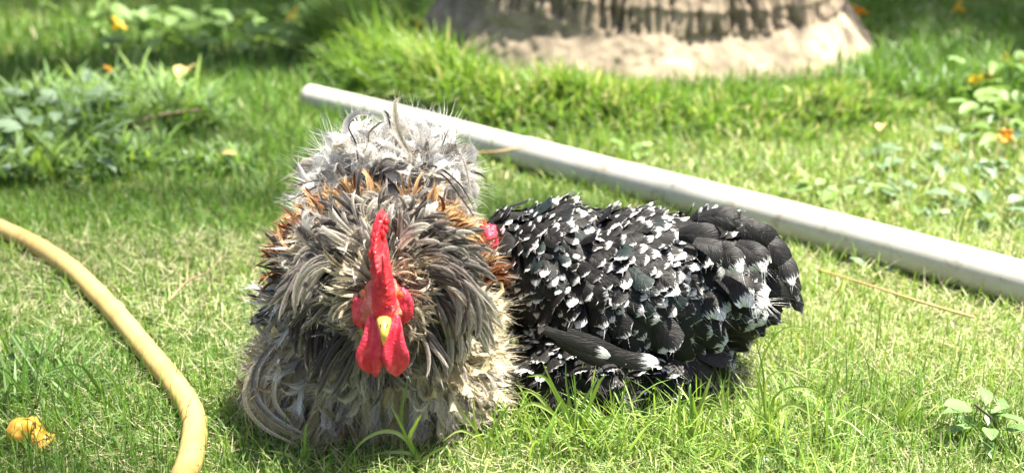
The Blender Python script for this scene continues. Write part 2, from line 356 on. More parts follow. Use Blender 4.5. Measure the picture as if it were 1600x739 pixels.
for k in range(16):
    az = k * 2.4; up = 0.9 - 0.11 * (k % 8); P = []; d = np.array([math.cos(az) * math.cos(up), math.sin(az) * math.cos(up), math.sin(up)]); p = np.array([TC[0], TC[1], 7.9])
    for s in range(13): P.append(p.copy()); p = p + d * 0.22; d = norm(d + np.array([0, 0, -0.1]))
    P = np.array(P); Vf, Ff = [], []; sd = norm(np.cross(P[3] - P[0], [0, 0, 1]))
    for s in range(12):
        b = len(Vf); Vf += [P[s] - sd * 0.02, P[s] + sd * 0.02, P[s + 1] + sd * 0.015, P[s + 1] - sd * 0.015]; Ff.append([b, b + 1, b + 2, b + 3])
        for q in (0.0, 0.33, 0.66):
            for sg in (-1, 1):
                b = len(Vf); o_ = P[s] * (1 - q) + P[s + 1] * q; dd = norm(P[s + 1] - P[s]); ln = 0.5 * math.sin(0.5 + 2.4 * (s + q) / 12)
                Vf += [o_, o_ + dd * 0.035, o_ + sg * sd * ln * 0.6 + dd * (0.2 * ln + 0.03), o_ + sg * sd * ln + dd * 0.4 * ln - np.array([0, 0, 0.3 * ln])]; Ff.append([b, b + 1, b + 2, b + 3] if sg > 0 else [b + 1, b, b + 2, b + 3])
    child('frond', np.array(Vf), [np.array(Ff)], M_FROND, palm)

# ------------------------------------------------------------------ shade tree behind the lawn
M_TREEBARK = new_mat('tree_bark')[0]; M_TREEBARK.node_tree.nodes['Principled BSDF'].inputs['Base Color'].default_value = (0.09, 0.07, 0.05, 1)
M_TREELEAF = leaf_mat('tree_leaf', 0.35, 0.45, 0.05, color=(0.05, 0.11, 0.025))
def tube(P, rads, ns=10, cap=True):
    P = np.asarray(P, float); n = len(P); T = norm(np.gradient(P, axis=0)); up = np.array([0, 0, 1.0]) if abs(T[0][2]) < 0.9 else np.array([1.0, 0, 0])
    s = norm(np.cross(T[0], up)); V = []
    for k in range(n):
        s = norm(s - T[k] * (s @ T[k])); b = np.cross(T[k], s)
        for q in range(ns):
            a = 2 * math.pi * q / ns; V.append(P[k] + (s * math.cos(a) + b * math.sin(a)) * rads[k])
    F = [[k * ns + q, k * ns + (q + 1) % ns, (k + 1) * ns + (q + 1) % ns, (k + 1) * ns + q] for k in range(n - 1) for q in range(ns)]
    T3 = []
    if cap:
        for e, rev in ((0, True), (n - 1, False)):
            V.append(P[e]); c = len(V) - 1
            for q in range(ns): T3.append([c, e * ns + (q + 1) % ns, e * ns + q] if rev else [c, e * ns + q, e * ns + (q + 1) % ns])
    return np.array(V), [np.array(F), np.array(T3)] if cap else [np.array(F)]
def shade_tree(x, y, h, rx, ry, nl, label, rng):
    t = empty('shade_tree', (x, y, 0)); tag(t, label, 'tree', 'trees shading the back of the lawn')
    P = [np.array([x, y, -0.05]), np.array([x + 0.05, y, h * 0.3]), np.array([x - 0.03, y + 0.08, h * 0.6]), np.array([x, y, h * 0.95])]
    Vt, Ft = tube(catmull(P, 6), np.linspace(0.16, 0.05, 19), 10); child('trunk', Vt, Ft, M_TREEBARK, t)
    for k in range(7):
        a = k * 0.9 + 0.3; e = np.array([x + rx * 0.75 * math.cos(a), y + ry * 0.75 * math.sin(a), h * (0.9 + 0.25 * rng.random())])
        Vt, Ft = tube(catmull([np.array([x, y, h * 0.5]), (np.array([x, y, h * 0.6]) + e) / 2, e], 6), np.linspace(0.06, 0.015, 13), 7); child('limb', Vt, Ft, M_TREEBARK, t)
    cl = rng.normal(0, 1, (90, 3)); cl = norm(cl) * rng.random((90, 1)) ** 0.4 * np.array([rx, ry, h * 0.22]) + np.array([x, y, h])
    p = cl[rng.integers(0, 90, nl)] + rng.normal(0, 0.2, (nl, 3)); d = norm(rng.normal(0, 1, (nl, 3))); s = norm(np.cross(d, rng.normal(0, 1, (nl, 3))))
    L_ = rng.uniform(0.07, 0.13, (nl, 1)); Vv = np.stack([p, p + d * L_ * 0.5 + s * L_ * 0.28, p + d * L_, p + d * L_ * 0.5 - s * L_ * 0.28], 1).reshape(-1, 3)
    child('crown', Vv, [np.arange(nl * 4).reshape(-1, 4)], M_TREELEAF, t, smooth=False)
r2 = np.random.default_rng(5)
shade_tree(0.75, 4.56, 3.6, 2.0, 1.3, 14000, 'leafy tree behind the palm shading the far lawn', r2)
shade_tree(3.1, 4.1, 3.4, 1.7, 1.5, 12000, 'leafy tree right of the palm shading the far right lawn', r2)

# ------------------------------------------------------------------ pipe
def m_pvc():
    m, N, L, B = new_mat('white_plastic_pipe'); oc = objcoord(N)
    a = nz(N, L, 9, 5, 0.6, oc); b = nz(N, L, 120, 3, 0.6, oc)
    c = ramp(N, L, a.outputs[0], [(0.3, (0.33, 0.31, 0.265)), (0.5, (0.47, 0.46, 0.43)), (0.8, (0.39, 0.37, 0.32))])
    c2 = mix(N, L, b.outputs[0], c.outputs[0], (0.55, 0.5, 0.4)); c3 = mix(N, L, 0.5, c.outputs[0], c2); sp = nz(N, L, 28, 8, 0.75, oc); sr = ramp(N, L, sp.outputs[0], [(0.56, (0, 0, 0)), (0.68, (1, 1, 1))]); c3 = mix(N, L, sr.outputs[0], c3, (0.30, 0.25, 0.17)); L.new(c3, B.inputs['Base Color'])
    B.inputs['Roughness'].default_value = 0.6; B.inputs['Specular IOR Level'].default_value = 0.3; bump(N, L, B, b.outputs[0], 0.15, 0.001); return m
M_PVC = m_pvc()
pipe = empty('plastic_pipe', tuple(PIPE0)); tag(pipe, 'long white plastic pipe lying across the lawn behind the birds', 'pipe')
PIPE = np.array([PIPE[0] + (PIPE[-1] - PIPE[0]) * t + np.array([0, 0.005 * math.sin(t * 6.3), 0.0015 * math.sin(t * 14)]) for t in np.linspace(0, 1, 160)])
prad = np.where(proj(PIPE)[0] > 822, PR * 1.05, PR * 0.97)              # spigot joint: the nearer length sleeves over the farther one
ns = 28; Vo, Fo = tube(PIPE, prad, ns, cap=False); Vi, Fi = tube(PIPE, np.full(len(PIPE), PR - 0.003), ns, cap=False); nvo = len(Vo); kk = len(PIPE)
lip = [[q, (q + 1) % ns, nvo + (q + 1) % ns, nvo + q][::-1] for q in range(ns)] + [[(kk - 1) * ns + q, (kk - 1) * ns + (q + 1) % ns, nvo + (kk - 1) * ns + (q + 1) % ns, nvo + (kk - 1) * ns + q] for q in range(ns)]
child('pipe_wall', np.vstack([Vo, Vi]), [Fo[0], Fi[0][:, ::-1] + nvo, np.array(lip)], M_PVC, pipe)

# ------------------------------------------------------------------ hose
def m_hose():
    m, N, L, B = new_mat('yellow_hose'); oc = objcoord(N); a = nz(N, L, 25, 5, 0.6, oc); b = nz(N, L, 220, 3, 0.5, oc)
    c = ramp(N, L, a.outputs[0], [(0.33, (0.36, 0.235, 0.075)), (0.5, (0.55, 0.38, 0.125)), (0.72, (0.46, 0.33, 0.14))]); L.new(mix(N, L, 0.15, c.outputs[0], (0.25, 0.17, 0.06)), B.inputs['Base Color'])
    B.inputs['Roughness'].default_value = 0.5; bump(N, L, B, b.outputs[0], 0.1, 0.0008); return m
hose = link('garden_hose', None) if False else None
Vh, Fh = tube(HOSE, HR * (1 + 0.02 * np.sin(np.arange(len(HOSE)) * 1.7)), 20)
hose = link('garden_hose', mesh_np('garden_hose', Vh, Fh, m_hose())); tag(hose, 'yellow rubber garden hose curving through the grass at left', 'hose')

# ------------------------------------------------------------------ feathers
def ell_sdf(p, E):
    """distance to a union of ellipsoids and the outward normal of the nearest"""
    best = np.full(p.shape[:-1], 1e9); nb = np.zeros(p.shape)
    for c, r in E:
        q = (p - c) / r; k0 = np.linalg.norm(q, axis=-1); g_ = (p - c) / (r * r); k1 = np.linalg.norm(g_, axis=-1) + 1e-9
        d = k0 * (k0 - 1) / k1; n_ = g_ / k1[..., None]; m = d < best
        best = np.where(m, d, best); nb = np.where(m[..., None], n_, nb)
    return best, nb
def surf(E, n, rng, cond):
    out = []; tot = 0
    vol = np.array([(r[0] * r[1] + r[1] * r[2] + r[0] * r[2]) for _, r in E]); vol /= vol.sum()
    for _ in range(60):
        k = rng.choice(len(E), n * 2, p=vol); u = norm(rng.normal(0, 1, (n * 2, 3)))
        cs = np.array([c for c, _ in E])[k]; rs = np.array([r for _, r in E])[k]; p = cs + u * rs
        d, nn_ = ell_sdf(p, E); ok = (d > -0.002) & (p[:, 2] > 0.006); p, nn_ = p[ok], nn_[ok]; ok = cond(p, nn_); out.append(np.hstack([p[ok], nn_[ok]])); tot += ok.sum()
        if tot >= n: break
    o = np.vstack(out)[:n]; return o[:, :3], o[:, 3:]
def thin(p, n_, dmin):                       # Poisson-disc thinning
    keep = []; cell = {}; 
    for i in range(len(p)):
        k = tuple(np.floor(p[i] / dmin).astype(int)); bad = False
        for a in (-1, 0, 1):
            for b in (-1, 0, 1):
                for c in (-1, 0, 1):
                    for j in cell.get((k[0] + a, k[1] + b, k[2] + c), ()):
                        if ((p[i] - p[j]) ** 2).sum() < dmin * dmin: bad = True; break
                    if bad: break
                if bad: break
            if bad: break
        if not bad: keep.append(i); cell.setdefault(k, []).append(i)
    return p[keep], n_[keep]
def grow(p, d, n_, length, K, kn, ks, grav, E, margin, rng, jit=0.0, wind=None):
    """grow feather shafts: p start, d direction, n_ feather normal, kn/ks total bend towards normal / sideways"""
    N = len(p); d = norm(d); n_ = norm(n_ - d * (n_ * d).sum(-1, keepdims=True)); s = np.cross(d, n_)
    P, D, S, Nn = [p.copy()], [d.copy()], [s.copy()], [n_.copy()]; step = (length / (K - 1))[:, None]; kn = np.broadcast_to(kn, (N,)); ks = np.broadcast_to(ks, (N,)); grav = np.broadcast_to(grav, (N,))
    for k in range(1, K):
        t = k / (K - 1); f = (0.4 + 1.2 * t) / (K - 1)
        a = (kn * f)[:, None]; d, n_ = d * np.cos(a) + n_ * np.sin(a), n_ * np.cos(a) - d * np.sin(a)
        a = (ks * f)[:, None]; d, s = d * np.cos(a) + s * np.sin(a), s * np.cos(a) - d * np.sin(a)
        d = d + np.array([0, 0, -1.0]) * (grav / (K - 1))[:, None] + rng.normal(0, 1, d.shape) * jit
        d = norm(d); q = p + d * step
        if E is not None:
            sd, g_ = ell_sdf(q, E); push_ = np.clip(margin - sd, 0, None)[:, None]; q = q + g_ * push_; d = norm(q - p)
        low = q[:, 2] < 0.006; q[low, 2] = 0.006
        n_ = norm(n_ - d * (n_ * d).sum(-1, keepdims=True)); s = np.cross(d, n_); p = q
        P.append(p.copy()); D.append(d.copy()); S.append(s.copy()); Nn.append(n_.copy())
    return np.stack(P, 1), np.stack(D, 1), np.stack(S, 1), np.stack(Nn, 1)
def plume(cv, width, M, alpha, wb, cols, rng, prof=None, rachis=0.0005, fluff=0.15, curlb=0.3, attr=None, t0=0.06):
    """a feather of separate barbs on a shaft. cols: (N,3,3) shaft, barb root, barb tip; returns V (N,nv,3), faces, colours"""
    P, D, S, Nn = cv; N, K = P.shape[:2]; prof = prof or (lambda t: np.sin(np.pi * np.clip(0.12 + 0.8 * t, 0, 1)) ** 0.7)
    t = np.linspace(0, 1, K); rw = rachis * (1 - 0.8 * t)[None, :, None]
    V = [P - S * rw, P + S * rw]
    if attr is None: Cc = [np.repeat(cols[:, None, 0], K, 1)] * 2
    else: cols = np.zeros((N, 3, 3)); Cc = [np.stack([np.full((N, K), 0.5), np.tile(t, (N, 1)), np.repeat(attr[0][:, None], K, 1), np.repeat(attr[1][:, None], K, 1)], 2)] * 2
    F4 = [[k, K + k, K + k + 1, k + 1] for k in range(K - 1)]; F3 = []; nv = 2 * K
    for sg in (-1, 1):
        for m in range(M):
            tt = np.clip(t0 + (1 - t0) * (m + 0.5 + 0.25 * sg) / M + rng.normal(0, 0.01, N), 0, 0.999); fk = tt * (K - 1); k0 = fk.astype(int); fr = (fk - k0)[:, None]; ix = np.arange(N)
            b = P[ix, k0] * (1 - fr) + P[ix, k0 + 1] * fr; d = norm(D[ix, k0] * (1 - fr) + D[ix, k0 + 1] * fr); s = S[ix, k0] * sg; n_ = Nn[ix, k0]
            L_ = (width * prof(tt) * rng.uniform(0.75, 1.15, N))[:, None]; al = (alpha * (1 - 0.55 * tt) * rng.uniform(0.85, 1.15, N))[:, None]
            dr = norm(d * np.cos(al) + s * np.sin(al) + n_ * rng.normal(0, fluff, (N, 1))); L2 = L_ / np.maximum(np.sin(np.clip(al, 0.3, 1.6)), 0.45)
            mid = b + dr * L2 * 0.55; end = mid + norm(dr + d * curlb + n_ * rng.normal(0.05, fluff, (N, 1))) * L2 * 0.45
            w = d * (wb * 0.5)
            V += [(b - w)[:, None], (b + w)[:, None], (mid - w * 0.8)[:, None], (mid + w * 0.8)[:, None], end[:, None]]
            Cc += [cols[:, 1][:, None], cols[:, 1][:, None], (0.5 * (cols[:, 1] + cols[:, 2]))[:, None], (0.5 * (cols[:, 1] + cols[:, 2]))[:, None], cols[:, 2][:, None]]
            if attr is not None:
                f_ = lambda u_, dv: np.stack([np.full(N, 0.5 + sg * u_), np.minimum(tt + dv, 1.0), attr[0], attr[1]], 1)[:, None]
                Cc[-5:] = [f_(0.02, 0), f_(0.02, 0), f_(0.3, 0.01), f_(0.3, 0.01), f_(0.5, 0.03)]
            F4.append([nv, nv + 1, nv + 3, nv + 2]); F3.append([nv + 2, nv + 3, nv + 4]); nv += 5
    return np.concatenate(V, 1), np.array(F4), np.array(F3).reshape(-1, 3), np.concatenate(Cc, 1)
def vane(cv, width, cols, rng, ncol=7, prof=None, cup=0.25, notch=0.10, tipsize=None):
    """a broad webbed feather. colour attribute: cols base -> tip unless tipsize, then attribute = (across, along, tipsize, random)"""
    P, D, S, Nn = cv; N, K = P.shape[:2]; t = np.linspace(0, 1, K)
    prof = prof or (lambda t: np.clip(np.interp(t, [0, 0.15, 0.4, 0.7, 0.88, 1.0], [0.25, 0.5, 0.78, 1.0, 0.97, 0.74]), 0, 1))
    u = np.linspace(-1, 1, ncol); V = np.zeros((N, K, ncol, 3)); W = width[:, None] * prof(t)[None, :]
    for j, uu in enumerate(u):
        V[:, :, j] = P + S * (W * uu)[..., None] - Nn * (W * cup * uu * uu)[..., None]
    # rounded, slightly split tip
    for j, uu in enumerate(u):
        back = (uu * uu * 0.55 + (notch * (1 if j % 2 else -0.4)) * rng.uniform(0.2, 1.4, N) - 0.05)
        V[:, -1, j] -= D[:, -1] * (back * width)[:, None]
    V[:, :, :] += rng.normal(0, 0.012, (N, K, ncol, 1)) * width[:, None, None, None] * Nn[:, :, None, :]
    A = np.zeros((N, K, ncol, 4)); tt = t[None, :, None]; uu = u[None, None, :]
    if tipsize is not None:
        A[..., 0] = uu * 0.5 + 0.5; A[..., 1] = tt; A[..., 2] = tipsize[:, None, None]; A[..., 3] = rng.random(N)[:, None, None] * (0.89 if N == 1 else 1.0)
    else:
        A[..., :3] = cols[:, None, None, 1] * (1 - tt[..., None] ** 2) + cols[:, None, None, 2] * tt[..., None] ** 2; A[:, :, ncol // 2, :3] = cols[:, None, 0]; A[..., 3] = 1
    F = [[k * ncol + j, k * ncol + j + 1, (k + 1) * ncol + j + 1, (k + 1) * ncol + j] for k in range(K - 1) for j in range(ncol - 1)]
    return V.reshape(N, -1, 3), np.array(F), np.zeros((0, 3), int), A.reshape(N, K * ncol, 4)
def combo(A_, B_):
    """web and loose barbs of the same feathers as one mesh each"""
    n = A_[0].shape[1]; ca = A_[3] if B_[3].shape[-1] == 4 else A_[3][..., :3]
    return np.concatenate([A_[0], B_[0]], 1), np.vstack([A_[1], B_[1] + n]), np.vstack([A_[2], B_[2] + n]).astype(int), np.concatenate([ca, B_[3]], 1)
def hackle(cv, width, pal, rng, M=8, alpha=0.4, wb=0.0009, web=0.42, prof=None, ncol=3, fluff=0.12, cup=0.5, notch=0.0):
    pf = prof or (lambda t: np.interp(t, [0, 0.2, 0.5, 0.8, 0.95, 1], [0.5, 0.85, 1.0, 0.75, 0.35, 0.08]))
    return combo(vane(cv, width * web, pal, rng, ncol, prof=pf, cup=cup, notch=notch), plume(cv, width, M, alpha, wb, pal, rng, prof=lambda t: 0.45 + 0.55 * pf(t), fluff=fluff, rachis=0.0003))
class Plumage:
    def __init__(s): s.b = []
    def add(s, res, mat, cap=1.0): s.b.append((*res, mat, cap))
    def build(s, root, top=300):
        # the feathers that show largest become parts of their own, the rest one mass per material
        sc, ids = [], []
        for bi, (V, f4, f3, A, mat, cap) in enumerate(s.b):
            px, py, _ = proj(V); a = (px.max(1) - px.min(1)) * (py.max(1) - py.min(1)); cy = V[:, :, 1].mean(1)
            sc.append(a * cap - 1e4 * (cy > root['ymax'])); ids += [(bi, i) for i in range(len(V))]
        sc = np.concatenate(sc); pick = set(np.argsort(-sc)[:top].tolist()); o0 = 0; rest = {}
        rw = root_world(root)
        for bi, (V, f4, f3, A, mat, cap) in enumerate(s.b):
            mask = np.array([(o0 + i) in pick for i in range(len(V))], bool); o0 += len(V)
            for i in np.nonzero(mask)[0]:
                link('feather', mesh_np('feather', V[i] - rw, [f4, f3], mat, {'col': A[i]}), root)
            Vr, Ar = V[~mask], A[~mask]; n, nv = Vr.shape[:2]
            if n == 0: continue
            r = rest.setdefault(mat.name, [[], [], [], [], 0, mat]); off_ = (np.arange(n) * nv)[:, None, None] + r[4]
            r[0].append(Vr.reshape(-1, 3)); r[1].append((f4[None] + off_).reshape(-1, 4)); r[2].append((f3[None] + off_).reshape(-1, 3)); a_ = Ar.reshape(-1, Ar.shape[-1])
            if a_.shape[1] == 3: a_ = np.concatenate([a_, np.ones((len(a_), 1))], 1)
            r[3].append(a_); r[4] += n * nv
        for k, r in rest.items():
            o = link('plumage', mesh_np('plumage', np.vstack(r[0]) - rw, [np.vstack(r[1]), np.vstack(r[2])], r[5], {'col': np.vstack(r[3])}), root); o['kind'] = 'stuff'
def body_mesh(E, voxel, mat, root, shrink=0.92, smooth=6):
    import bmesh
    bm = bmesh.new()
    from mathutils import Matrix
    rw = root_world(root)
    for c, r in E:
        bmesh.ops.create_icosphere(bm, subdivisions=3, radius=1, matrix=Matrix.Translation(Vector(c - rw)) @ Matrix.Diagonal((*(r * shrink), 1)))
    me = bpy.data.meshes.new('body_raw'); bm.to_mesh(me); bm.free(); o = bpy.data.objects.new('body_raw', me); C.objects.link(o)
    m = o.modifiers.new('r', 'REMESH'); m.mode = 'VOXEL'; m.voxel_size = voxel; m2 = o.modifiers.new('s', 'SMOOTH'); m2.iterations = smooth
    dg = bpy.context.evaluated_depsgraph_get(); me2 = bpy.data.meshes.new_from_object(o.evaluated_get(dg)); bpy.data.objects.remove(o)
    me2.name = 'body'; me2.materials.clear(); me2.materials.append(mat); me2.polygons.foreach_set('use_smooth', np.ones(len(me2.polygons), bool))
    return link('body', me2, root)

def m_plume(name, rough=0.55, sheen=0.04, transl=0.3):
    m = bpy.data.materials.new(name); m.use_nodes = True; N, L = m.node_tree.nodes, m.node_tree.links; B = N['Principled BSDF']
    a = N.new('ShaderNodeAttribute'); a.attribute_name = 'col'; t = nz(N, L, 900, 2, 0.5, objcoord(N))
    r = ramp(N, L, t.outputs[0], [(0.3, (0.7, 0.7, 0.7)), (0.7, (1.25, 1.25, 1.25))]); c = mix(N, L, 1.0, a.outputs[0], r.outputs[0], 'MULTIPLY')
    L.new(c, B.inputs['Base Color']); B.inputs['Roughness'].default_value = rough; B.inputs['Sheen Weight'].default_value = sheen; B.inputs['Specular IOR Level'].default_value = 0.22
    tr = N.new('ShaderNodeBsdfTranslucent'); L.new(c, tr.inputs[0]); s = N.new('ShaderNodeMixShader'); s.inputs[0].default_value = transl
    L.new(B.outputs[0], s.inputs[1]); L.new(tr.outputs[0], s.inputs[2]); L.new(s.outputs[0], N['Material Output'].inputs[0]); return m
M_PLUME = m_plume('rooster_plume')
M_PLUME2 = m_plume('hen_down', 0.5, 0.1, 0.1)
def flatmat(name, col, rough=0.6, nscale=40, var=0.25, bmp=0.0, spec=0.5, sss=0.0):
    m, N, L, B = new_mat(name); t = nz(N, L, nscale, 5, 0.6, objcoord(N))
    c = ramp(N, L, t.outputs[0], [(0.3, tuple(x * (1 - var) for x in col)), (0.7, tuple(min(1, x * (1 + var)) for x in col))]); L.new(c.outputs[0], B.inputs['Base Color'])
    B.inputs['Roughness'].default_value = rough; B.inputs['Specular IOR Level'].default_value = spec
    if sss: B.inputs['Subsurface Weight'].default_value = sss; B.inputs['Subsurface Radius'].default_value = (1, 0.2, 0.1); B.inputs['Subsurface Scale'].default_value = 0.004
    if bmp: bump(N, L, B, t.outputs[0], bmp, 0.002)
    return m

def C3(N, a, b, c, rng, var=0.2):
    k = 1 + var * rng.uniform(-1, 1, (N, 1, 1)); return np.clip(np.stack([np.tile(np.array(v, float), (N, 1)) for v in (a, b, c)], 1) * k, 0, 1)
def pickc(N, pals, wts, rng, var=0.2):
    k = rng.choice(len(pals), N, p=np.array(wts) / sum(wts)); return np.clip(np.array(pals)[k] * (1 + var * rng.uniform(-1, 1, (N, 1, 1))), 0, 1)

# ------------------------------------------------------------------ rooster
rg = np.random.default_rng(21)
rx = -0.118; RS = -0.025
ATR = lambda px, py, Y: AT(px, py, Y + RS)
rooster = empty('rooster', (rx, 1.045, 0)); rooster['ymax'] = 1.3
tag(rooster, 'grey and cream frizzled rooster with bright red comb facing the viewer', 'rooster')
A3 = lambda *v: np.array(v, float)
E_R = [(A3(rx, 1.050, 0.084), A3(0.086, 0.090, 0.078)), (A3(rx - 0.052, 1.025, 0.046), A3(0.052, 0.055, 0.042)), (A3(rx + 0.043, 1.025, 0.046), A3(0.050, 0.055, 0.042)),
       (A3(rx, 1.095, 0.124), A3(0.074, 0.080, 0.052)), (A3(rx + 0.004, 1.15, 0.165), A3(0.052, 0.042, 0.046)), (A3(rx, 0.995, 0.148), A3(0.052, 0.052, 0.044)), (A3(rx, 0.958, 0.154), A3(0.019, 0.034, 0.019)),
       (A3(rx - 0.035, 1.01, 0.02), A3(0.013, 0.013, 0.024)), (A3(rx + 0.03, 1.01, 0.02), A3(0.013, 0.013, 0.024))]
body_mesh(E_R, 0.006, flatmat('rooster_down', (0.30, 0.27, 0.22), 0.9, 200), rooster)
PR_ = Plumage(); H = ATR(597, 462, 0.955)
# palettes: shaft, barb root, barb tip
GREY = [(0.09, 0.078, 0.07), (0.24, 0.21, 0.185), (0.36, 0.325, 0.29)]; DARK = [(0.03, 0.026, 0.023), (0.085, 0.073, 0.066), (0.13, 0.115, 0.105)]; MID = [(0.05, 0.043, 0.038), (0.16, 0.138, 0.12), (0.24, 0.21, 0.185)]
PALE = [(0.24, 0.215, 0.18), (0.50, 0.46, 0.40), (0.44, 0.40, 0.34)]; CREAM = [(0.42, 0.36, 0.24), (0.62, 0.55, 0.40), (0.58, 0.51, 0.36)]
OLIVE = [(0.20, 0.16, 0.085), (0.40, 0.34, 0.20), (0.33, 0.275, 0.155)]; WHITE = [(0.55, 0.54, 0.52), (0.84, 0.83, 0.80), (0.80, 0.785, 0.75)]
RUST = [(0.08, 0.028, 0.012), (0.28, 0.10, 0.035), (0.19, 0.062, 0.02)]; GOLD = [(0.32, 0.17, 0.06), (0.62, 0.42, 0.23), (0.50, 0.30, 0.13)]; INNER = [(0.05, 0.038, 0.025), (0.62, 0.53, 0.38), (0.16, 0.13, 0.095)]
SILVER = [(0.36, 0.35, 0.345), (0.62, 0.605, 0.59), (0.55, 0.535, 0.52)]
BROWN = [(0.13, 0.095, 0.055), (0.28, 0.22, 0.13), (0.36, 0.29, 0.17)]
for pl_, k_ in ((GREY, 1.2), (MID, 1.05), (PALE, 1.3), (DARK, 0.9), (OLIVE, 1.4), (CREAM, 1.22), (BROWN, 1.3), (INNER, 1.1)):
    pl_[:] = [tuple(min(0.85, v * k_ * w) for v, w in zip(c_, (1.0, 1.0, 0.99))) for c_ in pl_]
down = np.array([0, 0, -1.0]); take = lambda cv, m: tuple(a[m] for a in cv)
petal = lambda t: np.interp(t, [0, 0.2, 0.55, 0.85, 1], [0.35, 0.7, 1.0, 0.9, 0.45])
rg = np.random.default_rng(100)
# lower body: petal-like curled body feathers
p, n_ = surf(E_R[:4], 6000, rg, lambda p, n: (p[:, 2] < 0.14)); p, n_ = thin(p, n_, 0.0085); N = len(p)
flow = down + 0.4 * norm(p - np.array([rx, 1.05, 0.09])) * np.array([1, 1, 0]) + rg.normal(0, 0.3, (N, 3)); flow = norm(flow - n_ * (flow * n_).sum(-1, keepdims=True))
ln = rg.uniform(0.024, 0.040, N)
cv = grow(p + n_ * 0.001 - flow * 0.006, flow + n_ * 0.35, n_, ln, 6, rg.uniform(0.2, 2.6, N), rg.normal(0, 0.8, N), 0.2, E_R, 0.003, rg, 0.05)
pal = pickc(N, [PALE, CREAM, OLIVE, GREY, BROWN], [2.4, 4, 2.2, 0.6, 0.5], rg)
PR_.add(hackle(cv, ln * rg.uniform(0.24, 0.36, N), pal, rg, 12, 0.7, 0.0008, 0.42, petal, 5, 0.18, 0.7, 0.05), M_PLUME)
rg = np.random.default_rng(101)
# skirt of fluff hiding the legs
p, n_ = surf(E_R[:3], 900, rg, lambda p, n: (p[:, 2] < 0.05)); p, n_ = thin(p, n_, 0.011); N = len(p); ln = rg.uniform(0.024, 0.036, N)
cv = grow(p, n_ * 0.5 + down * 0.8 + rg.normal(0, 0.2, (N, 3)), n_, ln, 6, rg.uniform(-0.2, 1.4, N), rg.normal(0, 0.5, N), 0.3, E_R, 0.003, rg)
PR_.add(hackle(cv, ln * 0.34, pickc(N, [OLIVE, PALE, GREY], [2.5, 2, 1.5], rg), rg, 11, 0.8, 0.0009, 0.35, petal, 3, 0.22), M_PLUME)
rg = np.random.default_rng(102)
# flank fluff standing off the sides
p, n_ = surf(E_R[:4], 1300, rg, lambda p, n: (p[:, 2] > 0.05) & (p[:, 2] < 0.16) & (np.abs(p[:, 0] - rx) > 0.062) & (p[:, 1] < 1.14)); p, n_ = thin(p, n_, 0.011); N = len(p)
ln = rg.uniform(0.026, 0.044, N)
cv = grow(p, n_ * 0.55 + down * 0.6 + rg.normal(0, 0.22, (N, 3)), n_, ln, 7, rg.normal(0.2, 0.9, N), rg.normal(0, 0.9, N), 0.5, E_R, 0.004, rg)
PR_.add(hackle(cv, ln * 0.28, pickc(N, [PALE, CREAM, WHITE, GREY], [2, 3, 2, 0.8], rg), rg, 13, 0.85, 0.0008, 0.26, petal, 3, 0.22), M_PLUME)
rg = np.random.default_rng(103)
# back and shoulder cover behind the mane
p, n_ = surf(E_R[3:6], 2600, rg, lambda p, n: (p[:, 2] > 0.125)); p, n_ = thin(p, n_, 0.0095); N = len(p)
ln = rg.uniform(0.026, 0.044, N)
d = n_ * 0.7 + np.array([0, 0.25, 0.15]) + 0.35 * (p - np.array([rx, 1.07, 0.15])) / 0.08 * np.array([1, 0, 0]) + rg.normal(0, 0.25, (N, 3))
cv = grow(p, d, n_ * -0.3 + np.array([0, -1.0, 0.2]), ln, 7, rg.uniform(0.3, 2.4, N), rg.normal(0, 0.8, N), 0.25, E_R, 0.003, rg)
gold = np.exp(-((p[:, 1] - 1.075) / 0.04) ** 2)
pal = pickc(N, [PALE, GREY, CREAM], [2.4, 1.6, 2], rg); ig = rg.random(N) < 0.42 * gold; pal[ig] = pickc(int(ig.sum()), [GOLD, RUST, CREAM], [3, 0.8, 1], rg)
PR_.add(hackle(cv, ln * 0.26, pal, rg, 7, 0.6, 0.001, 0.6), M_PLUME)
rg = np.random.default_rng(104)
# rust coloured wing bows left and right
for (px, py, n0, dx, sx) in ((458, 390, 150, -1, 1.0), (772, 405, 55, 1, 0.8), (520, 320, 30, -0.5, 0.9), (715, 345, 44, 0.4, 1.1), (565, 305, 14, -0.3, 0.9), (655, 314, 18, 0.2, 1.1)):
    c = ATR(px, py, 1.05); p = c + rg.normal(0, 1, (n0, 3)) * np.array([0.012, 0.012, 0.014]) * sx; sd, g_ = ell_sdf(p, E_R); p = p - g_ * (sd - 0.024)[:, None]; n_ = g_; N = n0
    ln = rg.uniform(0.022, 0.036, N)
    cv = grow(p, n_ * 0.8 + np.array([0.15 * dx, -0.35, 0.6]) + rg.normal(0, 0.25, (N, 3)), n_, ln, 7, rg.normal(0.4, 0.8, N), rg.normal(0, 0.7, N), 0.25, E_R, 0.004, rg)
    PR_.add(hackle(cv, ln * 0.13, pickc(N, [RUST, GOLD, MID], [4, 0.9, 1.0] if abs(dx) == 1 else [1.0, 4, 0.3], rg), rg, 10, 0.45, 0.0008, 0.4), M_PLUME)
rg = np.random.default_rng(105)
